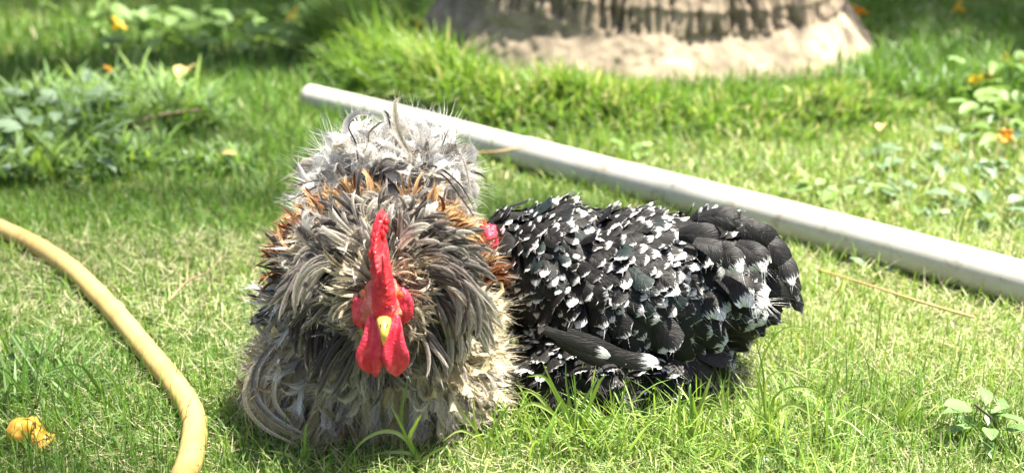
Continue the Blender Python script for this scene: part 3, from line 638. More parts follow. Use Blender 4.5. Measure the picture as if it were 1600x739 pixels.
# dark tuft below the left wing bow, pale fluff around it
for (px, py, n0, pl, sp, le) in ((428, 455, 60, DARK, 0.011, 1.0), (420, 425, 50, WHITE, 0.012, 1.0), (440, 505, 40, PALE, 0.014, 1.0), (462, 345, 50, WHITE, 0.012, 1.0), (757, 520, 50, CREAM, 0.013, 0.75), (752, 580, 40, PALE, 0.013, 0.7), (740, 345, 40, PALE, 0.012, 0.8)):
    sgn = -1 if px < 597 else 1
    c = ATR(px - sgn * 14, py, 1.045); p = c + rg.normal(0, 1, (n0, 3)) * sp; sd, g_ = ell_sdf(p, E_R); p = p - g_ * np.clip(sd - 0.008, 0, 1)[:, None]; N = n0
    ln = rg.uniform(0.024, 0.042, N) * le
    cv = grow(p, g_ * 0.6 + np.array([0.6 * sgn, -0.1, -0.3]) + rg.normal(0, 0.35, (N, 3)), g_, ln, 7, rg.normal(0, 1.1, N), rg.normal(0, 0.9, N), 0.3, E_R, 0.004, rg)
    PR_.add(hackle(cv, ln * 0.2, C3(N, *pl, rg), rg, 8, 0.55, 0.0009, 0.45), M_PLUME)
rg = np.random.default_rng(106)
# mane: rings of hackle feathers round the face, grown in locks
ax = norm(np.array([0, -1.0, 0.08])); ux = np.array([1.0, 0, 0]); uz = np.cross(ux, ax); uz = uz if uz[2] > 0 else -uz
def mane(nlock, per, r0, r1, back0, back1, l0, l1, fwd, kn, grav, wid, pals, wts, M=9, wb=0.0008, phis=None, ksd=0.9, web=0.58, alpha=0.36, knsd=0.7):
    N = nlock * per; lk = np.repeat(np.arange(nlock), per)
    g = lambda f, sd: f[lk] + rg.normal(0, sd, N)
    ph0 = rg.uniform(0, 2 * math.pi, nlock) if phis is None else rg.uniform(phis[0], phis[1], nlock)
    ph = g(ph0, 0.10); ro = g(rg.uniform(r0, r1, nlock), 0.004); bk_ = g(rg.uniform(back0, back1, nlock), 0.005)
    rad = np.cos(ph)[:, None] * ux + np.sin(ph)[:, None] * uz
    p = H + rad * ro[:, None] * np.array([1.0, 1, 1.0]) - ax * bk_[:, None]
    sd, g_ = ell_sdf(p, E_R); p = p + g_ * np.clip(0.001 - sd, 0, 1)[:, None]
    d = rad * 0.9 + ax * fwd + rg.normal(0, 0.14, (nlock, 3))[lk] + rg.normal(0, 0.09, (N, 3)); ln = g(rg.uniform(l0, l1, nlock), 0.004) * (1 - 0.38 * np.clip(np.sin(ph), 0, 1) ** 2 - 0.16 * np.cos(ph) ** 2)
    nr = (ax - rad * 0.2)[:] + rg.normal(0, 0.3, (nlock, 3))[lk] + rg.normal(0, 0.12, (N, 3))
    gv = np.broadcast_to(grav, (N,)) * (0.45 + 0.75 * np.abs(np.cos(ph)))
    cv = grow(p, d, nr, ln, 8, g(rg.normal(kn, knsd, nlock), 0.2), g(rg.normal(0, ksd, nlock), 0.22), gv, E_R, 0.008, rg, 0.015)
    pal = pickc(nlock, pals, wts, rg)[lk] * (1 + 0.22 * rg.uniform(-1, 1, (N, 1, 1)))
    PR_.add(hackle(cv, ln * wid * rg.uniform(0.75, 1.3, N), np.clip(pal, 0, 1), rg, M, alpha, wb, web), M_PLUME)
mane(58, 6, 0.040, 0.056, 0.035, 0.06, 0.040, 0.060, 0.25, -0.9, 1.4, 0.115, [GREY, MID, PALE, DARK], [3, 2.0, 2.0, 0.7], knsd=0.7)
mane(52, 6, 0.032, 0.046, 0.015, 0.04, 0.036, 0.054, 0.40, -1.0, 1.3, 0.115, [GREY, MID, PALE, DARK], [3, 2.0, 2.0, 0.6], knsd=0.7)
mane(66, 5, 0.022, 0.035, 0.008, 0.026, 0.020, 0.036, 0.55, -0.9, 0.35, 0.09, [GREY, INNER, PALE, MID], [2.0, 3, 2.4, 1.0])
mane(74, 5, 0.012, 0.026, 0.0, 0.014, 0.017, 0.030, 0.5, -0.8, 0.05, 0.12, [INNER, CREAM, PALE], [3, 3, 1], M=6)
rg = np.random.default_rng(107)
# locks hanging at both sides and on the chest
mane(15, 6, 0.042, 0.056, 0.01, 0.035, 0.052, 0.078, 0.45, -0.5, 2.2, 0.09, [GREY, MID, DARK, PALE], [3, 2.4, 1, 1.6], phis=(2.6, 3.75), ksd=0.5)
mane(15, 6, 0.042, 0.056, 0.01, 0.035, 0.050, 0.075, 0.45, -0.4, 2.2, 0.095, [GREY, PALE, MID], [3.4, 2.4, 1.4], phis=(-0.6, 0.5), ksd=0.5)
mane(26, 6, 0.026, 0.05, 0.0, 0.04, 0.030, 0.052, 0.3, -0.2, 1.5, 0.075, [MID, DARK, GREY], [2.6, 1.4, 2.4], phis=(3.75, 5.7), ksd=0.6)
rg = np.random.default_rng(108)
# tail: white fluff, then grey and dark curled strands
TB = A3(rx + 0.004, 1.135, 0.176)
def tail(N, l0, l1, wid, M, alpha, pals, wts, kn, ks, spread, wb, fl, web=0.5, g0=0.15, prof=None):
    u = norm(rg.normal(0, 1, (N, 3)) * np.array([0.85, 0.5, 0.6]) * spread + np.array([0.0, -0.15, 0.85])); p = TB + u * np.array([0.048, 0.03, 0.034]) + rg.normal(0, 0.007, (N, 3)); ln = rg.uniform(l0, l1, N)
    nr = np.array([0, -1.0, 0.3]) + rg.normal(0, 0.5, (N, 3))
    cv = grow(p, u, nr, ln, 8, rg.normal(0.3, kn, N), rg.normal(0, ks, N), g0, E_R, 0.004, rg, 0.03)
    PR_.add(hackle(cv, ln * wid, pickc(N, pals, wts, rg), rg, M, alpha, wb, web, prof, 3, fl), M_PLUME)
tail(230, 0.028, 0.050, 0.36, 16, 1.0, [WHITE, SILVER, PALE, GREY], [4.5, 2.5, 1.2, 0.5], 1.1, 1.0, 0.85, 0.0008, 0.16, 0.5, prof=petal)
tail(120, 0.032, 0.055, 0.17, 9, 0.6, [SILVER, GREY, WHITE], [2.4, 1.4, 1.4], 1.7, 1.3, 0.9, 0.0009, 0.2)
tail(95, 0.028, 0.055, 0.07, 7, 0.4, [DARK, MID, GREY], [2, 2, 1.4], 2.4, 1.8, 0.9, 0.0009, 0.15)
rg = np.random.default_rng(109)
# single long curls that break the tail outline
for (pp, ww, pl) in [([(632, 285), (640, 245), (622, 205), (617, 165), (624, 152)], 0.011, PALE), ([(560, 262), (556, 225), (545, 200), (553, 185)], 0.005, DARK), ([(522, 330), (508, 285), (480, 285), (460, 290)], 0.004, DARK),
                     ([(530, 320), (505, 290), (470, 305), (452, 312)], 0.005, DARK), ([(690, 270), (715, 240), (728, 262), (735, 300)], 0.007, GREY), ([(650, 262), (690, 272), (725, 315), (745, 345)], 0.006, DARK), ([(640, 270), (680, 260), (720, 290), (740, 325)], 0.006, DARK),
                     ([(590, 262), (575, 215), (590, 195), (600, 190)], 0.007, GREY), ([(595, 300), (590, 265), (604, 248), (622, 256)], 0.007, GREY), ([(610, 200), (606, 180), (600, 172)], 0.006, DARK), ([(500, 340), (470, 330), (455, 350), (448, 372)], 0.008, WHITE), ([(560, 300), (540, 270), (528, 255), (522, 270)], 0.006, GREY)]:
    c = catmull([ATR(a, b, 1.13 - 0.012 * i) for i, (a, b) in enumerate(pp)], 4)[None]; K = c.shape[1]; D_ = norm(np.gradient(c, axis=1)); Nn = norm(np.tile(np.array([0.1, -1, 0.5]), (1, K, 1))); Nn = norm(Nn - D_ * (Nn * D_).sum(-1, keepdims=True)); S_ = np.cross(D_, Nn)
    PR_.add(hackle((c, D_, S_, Nn), np.array([ww * (1.0 if ww > 0.0075 else 0.62)]), C3(1, *pl, rg), rg, 14, 0.6, 0.0008, 0.26, fluff=0.25), M_PLUME, cap=30)
rg = np.random.default_rng(110)
# long soft feathers sweeping round the lower left side
for k in range(14):
    o_ = rg.normal(0, 6, 2); pp = np.array([(425, 540), (396, 580), (392, 625), (422, 662), (475, 688)], float) + o_ + np.array([[k * 2.6, k * 1.0]]) * rg.uniform(0.5, 1.2); pp = pp[:rg.integers(4, 6)]
    c = catmull([ATR(a, b, 1.01 - 0.012 * i) for i, (a, b) in enumerate(pp)], 3)[None]; c[..., 2] = np.maximum(c[..., 2], 0.012); K = c.shape[1]; D_ = norm(np.gradient(c, axis=1)); Nn = norm(np.tile(np.array([-0.5, -1, 0.3]), (1, K, 1))); Nn = norm(Nn - D_ * (Nn * D_).sum(-1, keepdims=True))
    PR_.add(hackle((c, D_, np.cross(D_, Nn), Nn), np.array([rg.uniform(0.007, 0.011)]), pickc(1, [PALE, GREY, CREAM, OLIVE], [2, 1.6, 1.5, 1.2], rg), rg, 18, 0.5, 0.0009, 0.28), M_PLUME, cap=5)
PR_.build(rooster)

# head parts
def m_red(name, col, bs):
    m, N, L, B = new_mat(name); oc = objcoord(N); v = N.new('ShaderNodeTexVoronoi'); v.inputs['Scale'].default_value = bs; L.new(oc, v.inputs['Vector']); t = nz(N, L, 110, 6, 0.7, oc)
    c = ramp(N, L, t.outputs[0], [(0.28, tuple(x * 0.55 for x in col)), (0.5, col), (0.72, (min(1, col[0] * 1.2), col[1] * 3 + 0.03, col[2] * 2.2 + 0.03))]); L.new(c.outputs[0], B.inputs['Base Color'])
    B.inputs['Roughness'].default_value = 0.4; B.inputs['Specular IOR Level'].default_value = 0.4; B.inputs['Subsurface Weight'].default_value = 0.25; B.inputs['Subsurface Radius'].default_value = (1, 0.15, 0.1); B.inputs['Subsurface Scale'].default_value = 0.003
    bump(N, L, B, v.outputs['Distance'], 0.5, 0.0012); return m
M_COMB = m_red('comb_skin', (0.68, 0.02, 0.03), 800); M_WATTLE = m_red('wattle_skin', (0.66, 0.035, 0.07), 700); M_FACE = m_red('face_skin', (0.62, 0.12, 0.10), 420)
def blob(c, rads, fn=None, nu=28, nv=18):
    th_, ph_ = np.meshgrid(np.linspace(0, math.pi, nv), np.linspace(0, 2 * math.pi, nu, endpoint=False), indexing='ij')
    u = np.stack([np.sin(th_) * np.cos(ph_), np.sin(th_) * np.sin(ph_), np.cos(th_)], -1); V = u * np.array(rads)
    if fn is not None: V = fn(u, V)
    V = V.reshape(-1, 3) + c; i, j = np.meshgrid(np.arange(nv - 1), np.arange(nu), indexing='ij'); a = (i * nu + j).ravel(); b = (i * nu + (j + 1) % nu).ravel()
    return V, [np.stack([a, a + nu, b + nu, b], 1)]
HF = ATR(598, 470, 0.925)
def facefn(u, V):
    V = V.copy(); V += u * ((n1(u[..., 0] * 9 + 20, u[..., 2] * 9 + 20) - 0.5) * 0.004)[..., None]; return V
child('face_skin', *blob(ATR(598, 476, 0.943), (0.0200, 0.027, 0.0215), facefn), M_FACE, rooster)
for sg, px, py in ((-1, 564, 486), (1, 631, 478)):
    V_, F_ = blob(ATR(px, py, 0.934), (0.0075, 0.006, 0.0150), lambda u, V: V + u * ((n2(u[..., 0] * 5 + 9, u[..., 2] * 5 + 9) - 0.5) * 0.003)[..., None]); child('ear_lobe', V_, F_, M_WATTLE, rooster)
# comb: upright blade seen edge-on, thick at the nose, with a second spike
def comb_blade(px_pts, Y0, Y1, thick, depth, name):
    """px_pts: centre line from nose to tip; depth: fore-aft extent of the blade behind its front edge"""
    nS, nU = 40, 9; cl = catmull([ATR(a, b, Y0 + (Y1 - Y0) * (i / (len(px_pts) - 1)) ** 1.5) for i, (a, b) in enumerate(px_pts)], 14); s = np.linspace(0, 1, len(cl)); V = []
    ns_ = 16
    for k, c in enumerate(cl):
        w = np.interp(s[k], [0, 0.12, 0.35, 0.7, 0.95, 1], thick); dp = np.interp(s[k], [0, 0.2, 0.5, 0.85, 1], depth)
        for q in range(ns_):
            a = 2 * math.pi * q / ns_; e = 1 + 0.10 * (n1(k * 0.9, q * 0.8 + 7) - 0.5) * 2
            sh = abs(math.cos(a)) ** 1.5 * (1 if math.cos(a) > 0 else -1); V.append(c + np.array([sh * w * e, dp - math.sin(a) * dp * e, 0.25 * dp * (1 - math.sin(a))]))
    V = np.array(V); F = [[k * ns_ + q, k * ns_ + (q + 1) % ns_, (k + 1) * ns_ + (q + 1) % ns_, (k + 1) * ns_ + q] for k in range(len(cl) - 1) for q in range(ns_)]
    T = []
    for e in (0, len(cl) - 1):
        V = np.vstack([V, V[e * ns_:(e + 1) * ns_].mean(0)]); T += [[len(V) - 1, e * ns_ + q, e * ns_ + (q + 1) % ns_] for q in range(ns_)]
    return V, F, T
V1, F1, T1 = comb_blade([(600, 508), (598, 485), (594, 455), (588, 420), (585, 390), (590, 362), (601, 338)], 0.905, 0.955, [0.006, 0.0102, 0.0078, 0.0045, 0.0026, 0.0008], [0.005, 0.014, 0.024, 0.015, 0.003], 'a')
V2, F2, T2 = comb_blade([(604, 480), (604, 455), (602, 430), (598, 398)], 0.907, 0.920, [0.006, 0.0065, 0.0055, 0.0035, 0.0015, 0.0005], [0.004, 0.006, 0.006, 0.004, 0.001], 'b')
VV_, FF_, TT_ = [V1, V2], F1 + [[i + len(V1) for i in f] for f in F2], T1 + [[i + len(V1) for i in f] for f in T2]; no = len(V1) + len(V2)
for (px, py, Yc, r_) in ((594, 352, 0.952, 0.0035), (603, 346, 0.953, 0.003), (586, 372, 0.947, 0.0045), (598, 366, 0.948, 0.003), (582, 398, 0.938, 0.0045), (603, 358, 0.95, 0.0025), (584, 420, 0.932, 0.004), (596, 340, 0.955, 0.0025)):
    V3, F3_ = blob(ATR(px, py, Yc), (r_ * 0.8, r_, r_ * 1.3), None, 10, 7); VV_.append(V3); FF_ += (F3_[0] + no).tolist(); no += len(V3)
child('comb', np.vstack(VV_), [np.array(FF_), np.array(TT_)], M_COMB, rooster)
# wattles
def wattle(px, py, sg):
    def fn(u, V):
        t = (u[..., 2] * -0.5 + 0.5); w = np.interp(t, [0, 0.2, 0.55, 0.8, 1], [0.75, 0.8, 1.12, 1.0, 0.7]); V = V.copy(); V[..., 0] *= w; V[..., 0] += sg * 0.0012 * t + 0.0012 * np.sin(t * 9 + sg); V[..., 1] += -0.008 * np.sin(t * 2.6) + 0.0030 * np.sin(u[..., 0] * 3.2 * sg + 1) + 0.0016 * np.sin(u[..., 0] * 6 + t * 4) ; return V
    return blob(ATR(px, py, 0.915), (0.0104, 0.0038, 0.0255), fn, 30, 24)
for sg, px, py in ((-1, 583, 540), (1, 617, 540)):
    child('wattle', *wattle(px, py, sg), M_WATTLE, rooster)
# beak: hooked upper half over a lower one
M_BEAK = flatmat('beak_horn', (0.72, 0.42, 0.08), 0.38, 90, 0.2, 0.1)
def beak(pts, Y, w, hgt):
    cl = catmull([ATR(a, b, y_) for (a, b), y_ in zip(pts, Y)], 6); s = np.linspace(0, 1, len(cl)); V = []; ns_ = 12
    for k, c in enumerate(cl):
        ww = w * (1 - s[k]) ** 1.05 + 0.0005; hh_ = hgt * (1 - s[k]) ** 0.9 + 0.0005
        for q in range(ns_): a = 2 * math.pi * q / ns_; V.append(c + np.array([ww * math.cos(a), -0.35 * hh_ * math.sin(a) , hh_ * math.sin(a)]))
    F = [[k * ns_ + q, k * ns_ + (q + 1) % ns_, (k + 1) * ns_ + (q + 1) % ns_, (k + 1) * ns_ + q] for k in range(len(cl) - 1) for q in range(ns_)]; V.append(cl[-1]); T = [[len(V) - 1, (len(cl) - 1) * ns_ + q, (len(cl) - 1) * ns_ + (q + 1) % ns_] for q in range(ns_)]
    return np.array(V), [np.array(F), np.array(T)]
bk = child('beak', *beak([(600, 497), (600, 512), (600, 527), (599, 539)], [0.914, 0.899, 0.892, 0.893], 0.0062, 0.0055), M_BEAK, rooster)
M_HORN = flatmat('beak_edge', (0.42, 0.22, 0.05), 0.5, 90, 0.3)
for sg in (-1, 1):
    Vq, Fq = blob(ATR(600 + sg * 5, 508, 0.8955), (0.0006, 0.0008, 0.0016), None, 8, 6); link('nostril', mesh_np('nostril', Vq - root_world(rooster), Fq, flatmat('nostril', (0.05, 0.02, 0.01), 0.8)), bk)
child('lower_beak', *beak([(600, 512), (600, 524), (600, 534)], [0.918, 0.907, 0.902], 0.0062, 0.004), M_HORN, rooster)
M_EYE = flatmat('eye', (0.45, 0.12, 0.02), 0.12, 200, 0.3, spec=0.8); M_PUPIL = flatmat('pupil', (0.005, 0.005, 0.005), 0.08, 50, 0.1, spec=0.9)
for sg in (-1, 1):
    c = ATR(598 + sg * 29, 460, 0.934); e = child('eye', *blob(c, (0.0045, 0.0045, 0.0045), None, 14, 10), M_EYE, rooster)
    Vq, Fq = blob(c + np.array([sg * 0.0034, -0.0016, 0]), (0.0017, 0.0022, 0.0022), None, 12, 8); o = link('pupil', mesh_np('pupil', Vq - root_world(rooster), Fq, M_PUPIL), e)
M_SHANK = flatmat('leg_scale', (0.42, 0.27, 0.10), 0.6, 120, 0.35, 0.4)
def foot(root, c, hdg, s=1.0):
    V_, F4_, F3_ = [], [], []; o0 = 0
    chains = [([c + A3(0, 0, 0.05 * s), c + A3(0, 0, 0.012)], [0.0065 * s, 0.0058 * s])]
    for a in (-0.5, 0.0, 0.5, math.pi):
        l = 0.034 * s if a != math.pi else 0.014 * s; dv = A3(math.cos(hdg + a), math.sin(hdg + a), 0); chains.append(([c + A3(0, 0, 0.012), c + dv * l * 0.5 + A3(0, 0, 0.011), c + dv * l + A3(0, 0, 0.006), c + dv * l * 1.25 + A3(0, 0, 0.003)], [0.0052 * s, 0.0046 * s, 0.0036 * s, 0.0008]))
    for P, r in chains:
        P = catmull(P, 4); r = np.interp(np.linspace(0, 1, len(P)), np.linspace(0, 1, len(r)), r); v, f = tube(P, r, 8); V_.append(v); F4_.append(f[0] + o0); F3_.append(f[1] + o0); o0 += len(v)
    child('foot', np.vstack(V_), [np.vstack(F4_), np.vstack(F3_)], M_SHANK, root)
foot(rooster, A3(*G(540, 690)[:2], 0.0) + A3(0, 0.02, 0), -1.7); foot(rooster, A3(*G(612, 688)[:2], 0.0) + A3(0, 0.02, 0), -1.45)

# ------------------------------------------------------------------ hen
rh = np.random.default_rng(33); hx, hy = HEN
hen = empty('hen', (hx, hy, 0)); hen['ymax'] = 1.15; tag(hen, 'black hen with white tipped feathers standing side on beside the rooster', 'hen')
E_H = [(A3(0.118, 1.105, 0.090), A3(0.104, 0.080, 0.074)), (A3(0.190, 1.105, 0.103), A3(0.056, 0.062, 0.060)), (A3(0.045, 1.115, 0.108), A3(0.060, 0.058, 0.064)), (A3(0.0, 1.125, 0.112), A3(0.034, 0.04, 0.052)),
       (A3(-0.022, 1.135, 0.118), A3(0.020, 0.022, 0.022)), (A3(0.070, 1.060, 0.038), A3(0.060, 0.05, 0.036)), (A3(0.145, 1.075, 0.040), A3(0.058, 0.05, 0.036)), (A3(0.062, 1.07, 0.02), A3(0.012, 0.012, 0.024)), (A3(0.10, 1.08, 0.02), A3(0.012, 0.012, 0.024))]
body_mesh(E_H, 0.006, flatmat('hen_down_skin', (0.014, 0.013, 0.013), 0.8, 200), hen, 0.95)
def m_spangle():
    m, N, L, B = new_mat('black_white_tipped_feather'); a = N.new('ShaderNodeAttribute'); a.attribute_name = 'col'
    s = N.new('ShaderNodeSeparateColor'); L.new(a.outputs['Color'], s.inputs[0]); U, Vv, TS, AL = s.outputs[0], s.outputs[1], s.outputs[2], a.outputs['Alpha']
    def mt(op, x, y, z=None):
        n = N.new('ShaderNodeMath'); n.operation = op
        for i, v in enumerate((x, y, z)):
            if v is None: continue
            if isinstance(v, (int, float)): n.inputs[i].default_value = v
            else: L.new(v, n.inputs[i])
        return n.outputs[0]
    uc = mt('ABSOLUTE', mt('SUBTRACT', U, 0.5), 0); 
    # barbs run obliquely from the shaft: coordinate that is constant along a barb
    bc = mt('SUBTRACT', Vv, mt('MULTIPLY', uc, 0.55)); cb = N.new('ShaderNodeCombineXYZ'); L.new(mt('MULTIPLY', bc, 44), cb.inputs[0]); L.new(mt('MULTIPLY', U, 3), cb.inputs[1]); L.new(mt('MULTIPLY', AL, 97), cb.inputs[2])
    st = nz(N, L, 1.0, 2, 0.5, cb.outputs[0])
    cf = N.new('ShaderNodeCombineXYZ'); L.new(mt('MULTIPLY', U, 16), cf.inputs[0]); L.new(mt('MULTIPLY', AL, 53), cf.inputs[1]); L.new(mt('MULTIPLY', Vv, 1.2), cf.inputs[2]); fan = nz(N, L, 1.0, 2, 0.5, cf.outputs[0])
    lim = mt('ADD', mt('SUBTRACT', 1.0, TS), mt('MULTIPLY', mt('SUBTRACT', fan.outputs[0], 0.5), 0.5))
    lim = mt('ADD', lim, mt('MULTIPLY', mt('MULTIPLY', uc, uc), mt('MULTIPLY', TS, 0.25)))
    w = mt('MULTIPLY', mt('SUBTRACT', Vv, lim), 22); cl = N.new('ShaderNodeClamp'); L.new(w, cl.inputs[0])
    split = ramp(N, L, fan.outputs[0], [(0.30, (0.12, 0.12, 0.12)), (0.42, (1, 1, 1))])
    wm = mt('MULTIPLY', cl.outputs[0], split.outputs[0])
    blk = ramp(N, L, st.outputs[0], [(0.3, (0.003, 0.003, 0.003)), (0.7, (0.015, 0.0135, 0.0125))])
    wht = ramp(N, L, st.outputs[0], [(0.3, (0.36, 0.35, 0.34)), (0.65, (0.74, 0.74, 0.73))])
    tealm = mt('MULTIPLY', mt('GREATER_THAN', AL, 0.9), 0.3); blk2 = mix(N, L, tealm, blk.outputs[0], (0.006, 0.035, 0.034))
    c = mix(N, L, wm, blk2, wht.outputs[0]); L.new(c, B.inputs['Base Color'])
    B.inputs['Roughness'].default_value = 0.5; B.inputs['Specular IOR Level'].default_value = 0.28
    bump(N, L, B, st.outputs[0], 0.6, 0.0012); return m
M_SPAN = m_spangle(); PH = Plumage()
def hflow(p, n):
    u = (p[:, 0] - 0.0) / 0.24                      # 0 at the neck, 1 at the tail
    top = np.clip((p[:, 2] - 0.085) / 0.085, 0, 1)
    ang = np.interp(u, [-0.15, 0.05, 0.25, 0.55, 0.85, 1.05], [-1.75, -1.45, -0.95, -0.6, -0.55, -0.75]) * (1 - 0.8 * top ** 2)
    ang = ang - 0.45 * np.clip((0.08 - p[:, 2]) / 0.06, 0, 1)
    return np.stack([np.cos(ang), 0.0 * u - 0.12, np.sin(ang)], 1)
def hen_layer(nsurf, dmin, cond, l0, l1, w0, w1, lift, tips, knr=(-0.25, 0.4), ncol=7, notch=0.07, cup=0.22, K=6, fdir=None, cap=1.0, jit=0.2):
    p, n_ = surf(E_H[:7], nsurf, rh, cond); p, n_ = thin(p, n_, dmin); N = len(p); f = (hflow(p, n_) if fdir is None else np.tile(norm(np.array(fdir, float)), (N, 1))) + rh.normal(0, jit, (N, 3))
    f = norm(f - n_ * (f * n_).sum(-1, keepdims=True)); d = f + n_ * (lift + rh.normal(0, 0.08, (N, 1))); ln = rh.uniform(l0, l1, N)
    cv = grow(p - f * (ln * 0.35)[:, None] + n_ * 0.002, d, n_, ln, K, rh.uniform(*knr, N), rh.normal(0, 0.45, N), 0.08, E_H, 0.003, rh)
    wd = ln * rh.uniform(w0, w1, N); vn = vane(cv, wd, None, rh, ncol, notch=notch, cup=cup, tipsize=tips(N, p))
    PH.add(combo(vn, plume(cv, wd * 1.0, 5, 1.1, 0.0007, None, rh, prof=lambda t: 1.0 - 0.5 * t, attr=(vn[3][:, 0, 2], vn[3][:, 0, 3]), t0=0.3, rachis=0.0003, fluff=0.2)), M_SPAN, cap); return N
tipf = lambda lo, hi, pr: (lambda N, p: np.where(rh.random(N) < pr, lo * 0.6 + (hi - lo * 0.6) * rh.random(N) ** 0.95, 0.02))
# under-layer, then neck, mantle and flank, saddle, rear
hen_layer(3000, 0.013, lambda p, n: p[:, 2] > 0.03, 0.03, 0.042, 0.26, 0.34, 0.06, tipf(0.05, 0.16, 0.35))
hen_layer(1900, 0.0068, lambda p, n: (p[:, 0] < 0.055) & (p[:, 2] > 0.05), 0.015, 0.023, 0.17, 0.24, 0.08, tipf(0.12, 0.32, 0.8))
hen_layer(3600, 0.0094, lambda p, n: (p[:, 0] > 0.03) & (p[:, 0] < 0.15) & (p[:, 2] > 0.065), 0.021, 0.035, 0.20, 0.28, 0.09, tipf(0.12, 0.29, 0.9))
hen_layer(2500, 0.010, lambda p, n: (p[:, 0] > 0.11) & (p[:, 0] < 0.20) & (p[:, 2] > 0.125), 0.028, 0.038, 0.14, 0.2, 0.07, tipf(0.11, 0.25, 0.88))
hen_layer(2500, 0.0125, lambda p, n: (p[:, 0] > 0.13) & (p[:, 2] > 0.055) & (p[:, 2] < 0.135), 0.034, 0.048, 0.24, 0.31, 0.12, tipf(0.10, 0.26, 0.5))
hen_layer(2000, 0.0125, lambda p, n: (p[:, 0] > 0.185) & (p[:, 2] > 0.07), 0.034, 0.05, 0.24, 0.31, 0.12, tipf(0.14, 0.3, 0.4), knr=(-0.7, 0.0), ncol=9)
# big rounded tail and rump feathers with broad white ends
for (a, b, c_, d_, w, ts) in [(1120, 425, 1180, 480, 0.019, 0.3), (1128, 470, 1203, 476, 0.021, 0.36), (1085, 450, 1130, 500, 0.017, 0.3), (1085, 375, 1140, 415, 0.014, 0.2), (1100, 385, 1160, 425, 0.014, 0.25), (1060, 365, 1125, 385, 0.017, 0.05), (1150, 380, 1195, 425, 0.015, 0.25),
                             (1170, 360, 1232, 425, 0.016, 0.12), (1185, 395, 1248, 470, 0.014, 0.03), (1200, 420, 1254, 490, 0.009, 0.02), (1170, 430, 1235, 480, 0.015, 0.03), (1190, 380, 1240, 445, 0.013, 0.15), (1150, 470, 1220, 505, 0.016, 0.02), (1130, 340, 1195, 385, 0.015, 0.04), (1165, 350, 1215, 400, 0.015, 0.1), (1140, 490, 1195, 520, 0.015, 0.02), (1090, 340, 1160, 352, 0.014, 0.05), (1100, 480, 1160, 525, 0.015, 0.03), (1195, 410, 1246, 465, 0.012, 0.02)]:
    Y0, Y1 = (1.06 + rh.uniform(0, 0.03), 1.045 + rh.uniform(0, 0.03)) if ts < 0.2 else (1.04 + rh.uniform(0, 0.01), 1.018 + rh.uniform(0, 0.01)); p0, p1 = AT(a, b, Y0), AT(c_, d_, Y1)
    mid = (p0 + p1) / 2 + A3(0.003, -0.004, 0.006); c = catmull([p0, mid, p1], 4)[None]; K = c.shape[1]; D_ = norm(np.gradient(c, axis=1)); Nn = np.tile(norm(A3(0.15, -0.85, 0.5) + rh.normal(0, 0.1, 3)), (1, K, 1)); Nn = norm(Nn - D_ * (Nn * D_).sum(-1, keepdims=True))
    tcv = (c, D_, np.cross(D_, Nn), Nn); vn = vane(tcv, np.array([w * 0.82]), None, rh, 9, prof=lambda t: np.interp(t, [0, 0.3, 0.6, 0.8, 0.93, 1], [0.4, 0.75, 1.0, 0.95, 0.72, 0.4]), cup=0.22, notch=0.09, tipsize=np.array([ts]))
    PH.add(combo(vn, plume(tcv, np.array([w * 0.84]), 10, 0.95, 0.0007, None, rh, prof=lambda t: 1.0 - 0.45 * t, attr=(vn[3][:, 0, 2], vn[3][:, 0, 3]), t0=0.25, rachis=0.0004, fluff=0.2)), M_SPAN, cap=60)
# folded wing: two flight feathers with pale ends, and a mid-flank tuft of white
for (pp, w, ts, Y) in [([(885, 520), (930, 540), (980, 562), (1030, 566)], 0.0078, 0.17, 0.998), ([(850, 515), (900, 535), (935, 548), (960, 553)], 0.0060, 0.34, 0.993), ([(870, 530), (920, 555), (975, 574), (1020, 574)], 0.0075, 0.12, 1.004)]:
    c = catmull([AT(a, b, Y + 0.004 * i) for i, (a, b) in enumerate(pp)], 3)[None]; K = c.shape[1]; D_ = norm(np.gradient(c, axis=1)); Nn = np.tile(norm(A3(0, -1, 0.35)), (1, K, 1)); Nn = norm(Nn - D_ * (Nn * D_).sum(-1, keepdims=True))
    PH.add(vane((c, D_, np.cross(D_, Nn), Nn), np.array([w]), None, rh, 7, prof=lambda t: np.interp(t, [0, 0.3, 0.8, 0.93, 1], [0.7, 1, 1, 0.9, 0.6]), cup=0.15, notch=0.02, tipsize=np.array([ts])), M_SPAN, cap=60)
# thigh fluff with white-tipped feathers pointing down
hen_layer(1500, 0.0125, lambda p, n: (p[:, 2] < 0.062) & (p[:, 0] < 0.15), 0.026, 0.036, 0.22, 0.3, 0.45, tipf(0.14, 0.28, 0.7), knr=(0.0, 0.9), fdir=(0.1, -0.2, -1), notch=0.4)
p, n_ = surf(E_H[:7], 900, rh, lambda p, n: p[:, 2] < 0.06); p, n_ = thin(p, n_, 0.009); N = len(p); d = n_ * 0.5 + down * 0.8 + rh.normal(0, 0.25, (N, 3)); ln = rh.uniform(0.022, 0.04, N)
cv = grow(p, d, n_, ln, 6, rh.normal(0.2, 0.6, N), rh.normal(0, 0.5, N), 0.3, E_H, 0.003, rh)
PH.add(plume(cv, ln * 0.3, 9, 0.7, 0.0009, pickc(N, [[(0.01,) * 3, (0.02, 0.018, 0.018), (0.015, 0.014, 0.014)], [(0.03, 0.025, 0.025), (0.12, 0.105, 0.10), (0.26, 0.24, 0.22)]], [3, 2.2], rh), rh, fluff=0.25), M_PLUME2)
PH.build(hen)
child('face_skin', *blob(AT(766, 378, 1.10), (0.010, 0.012, 0.017), facefn), M_WATTLE, hen)
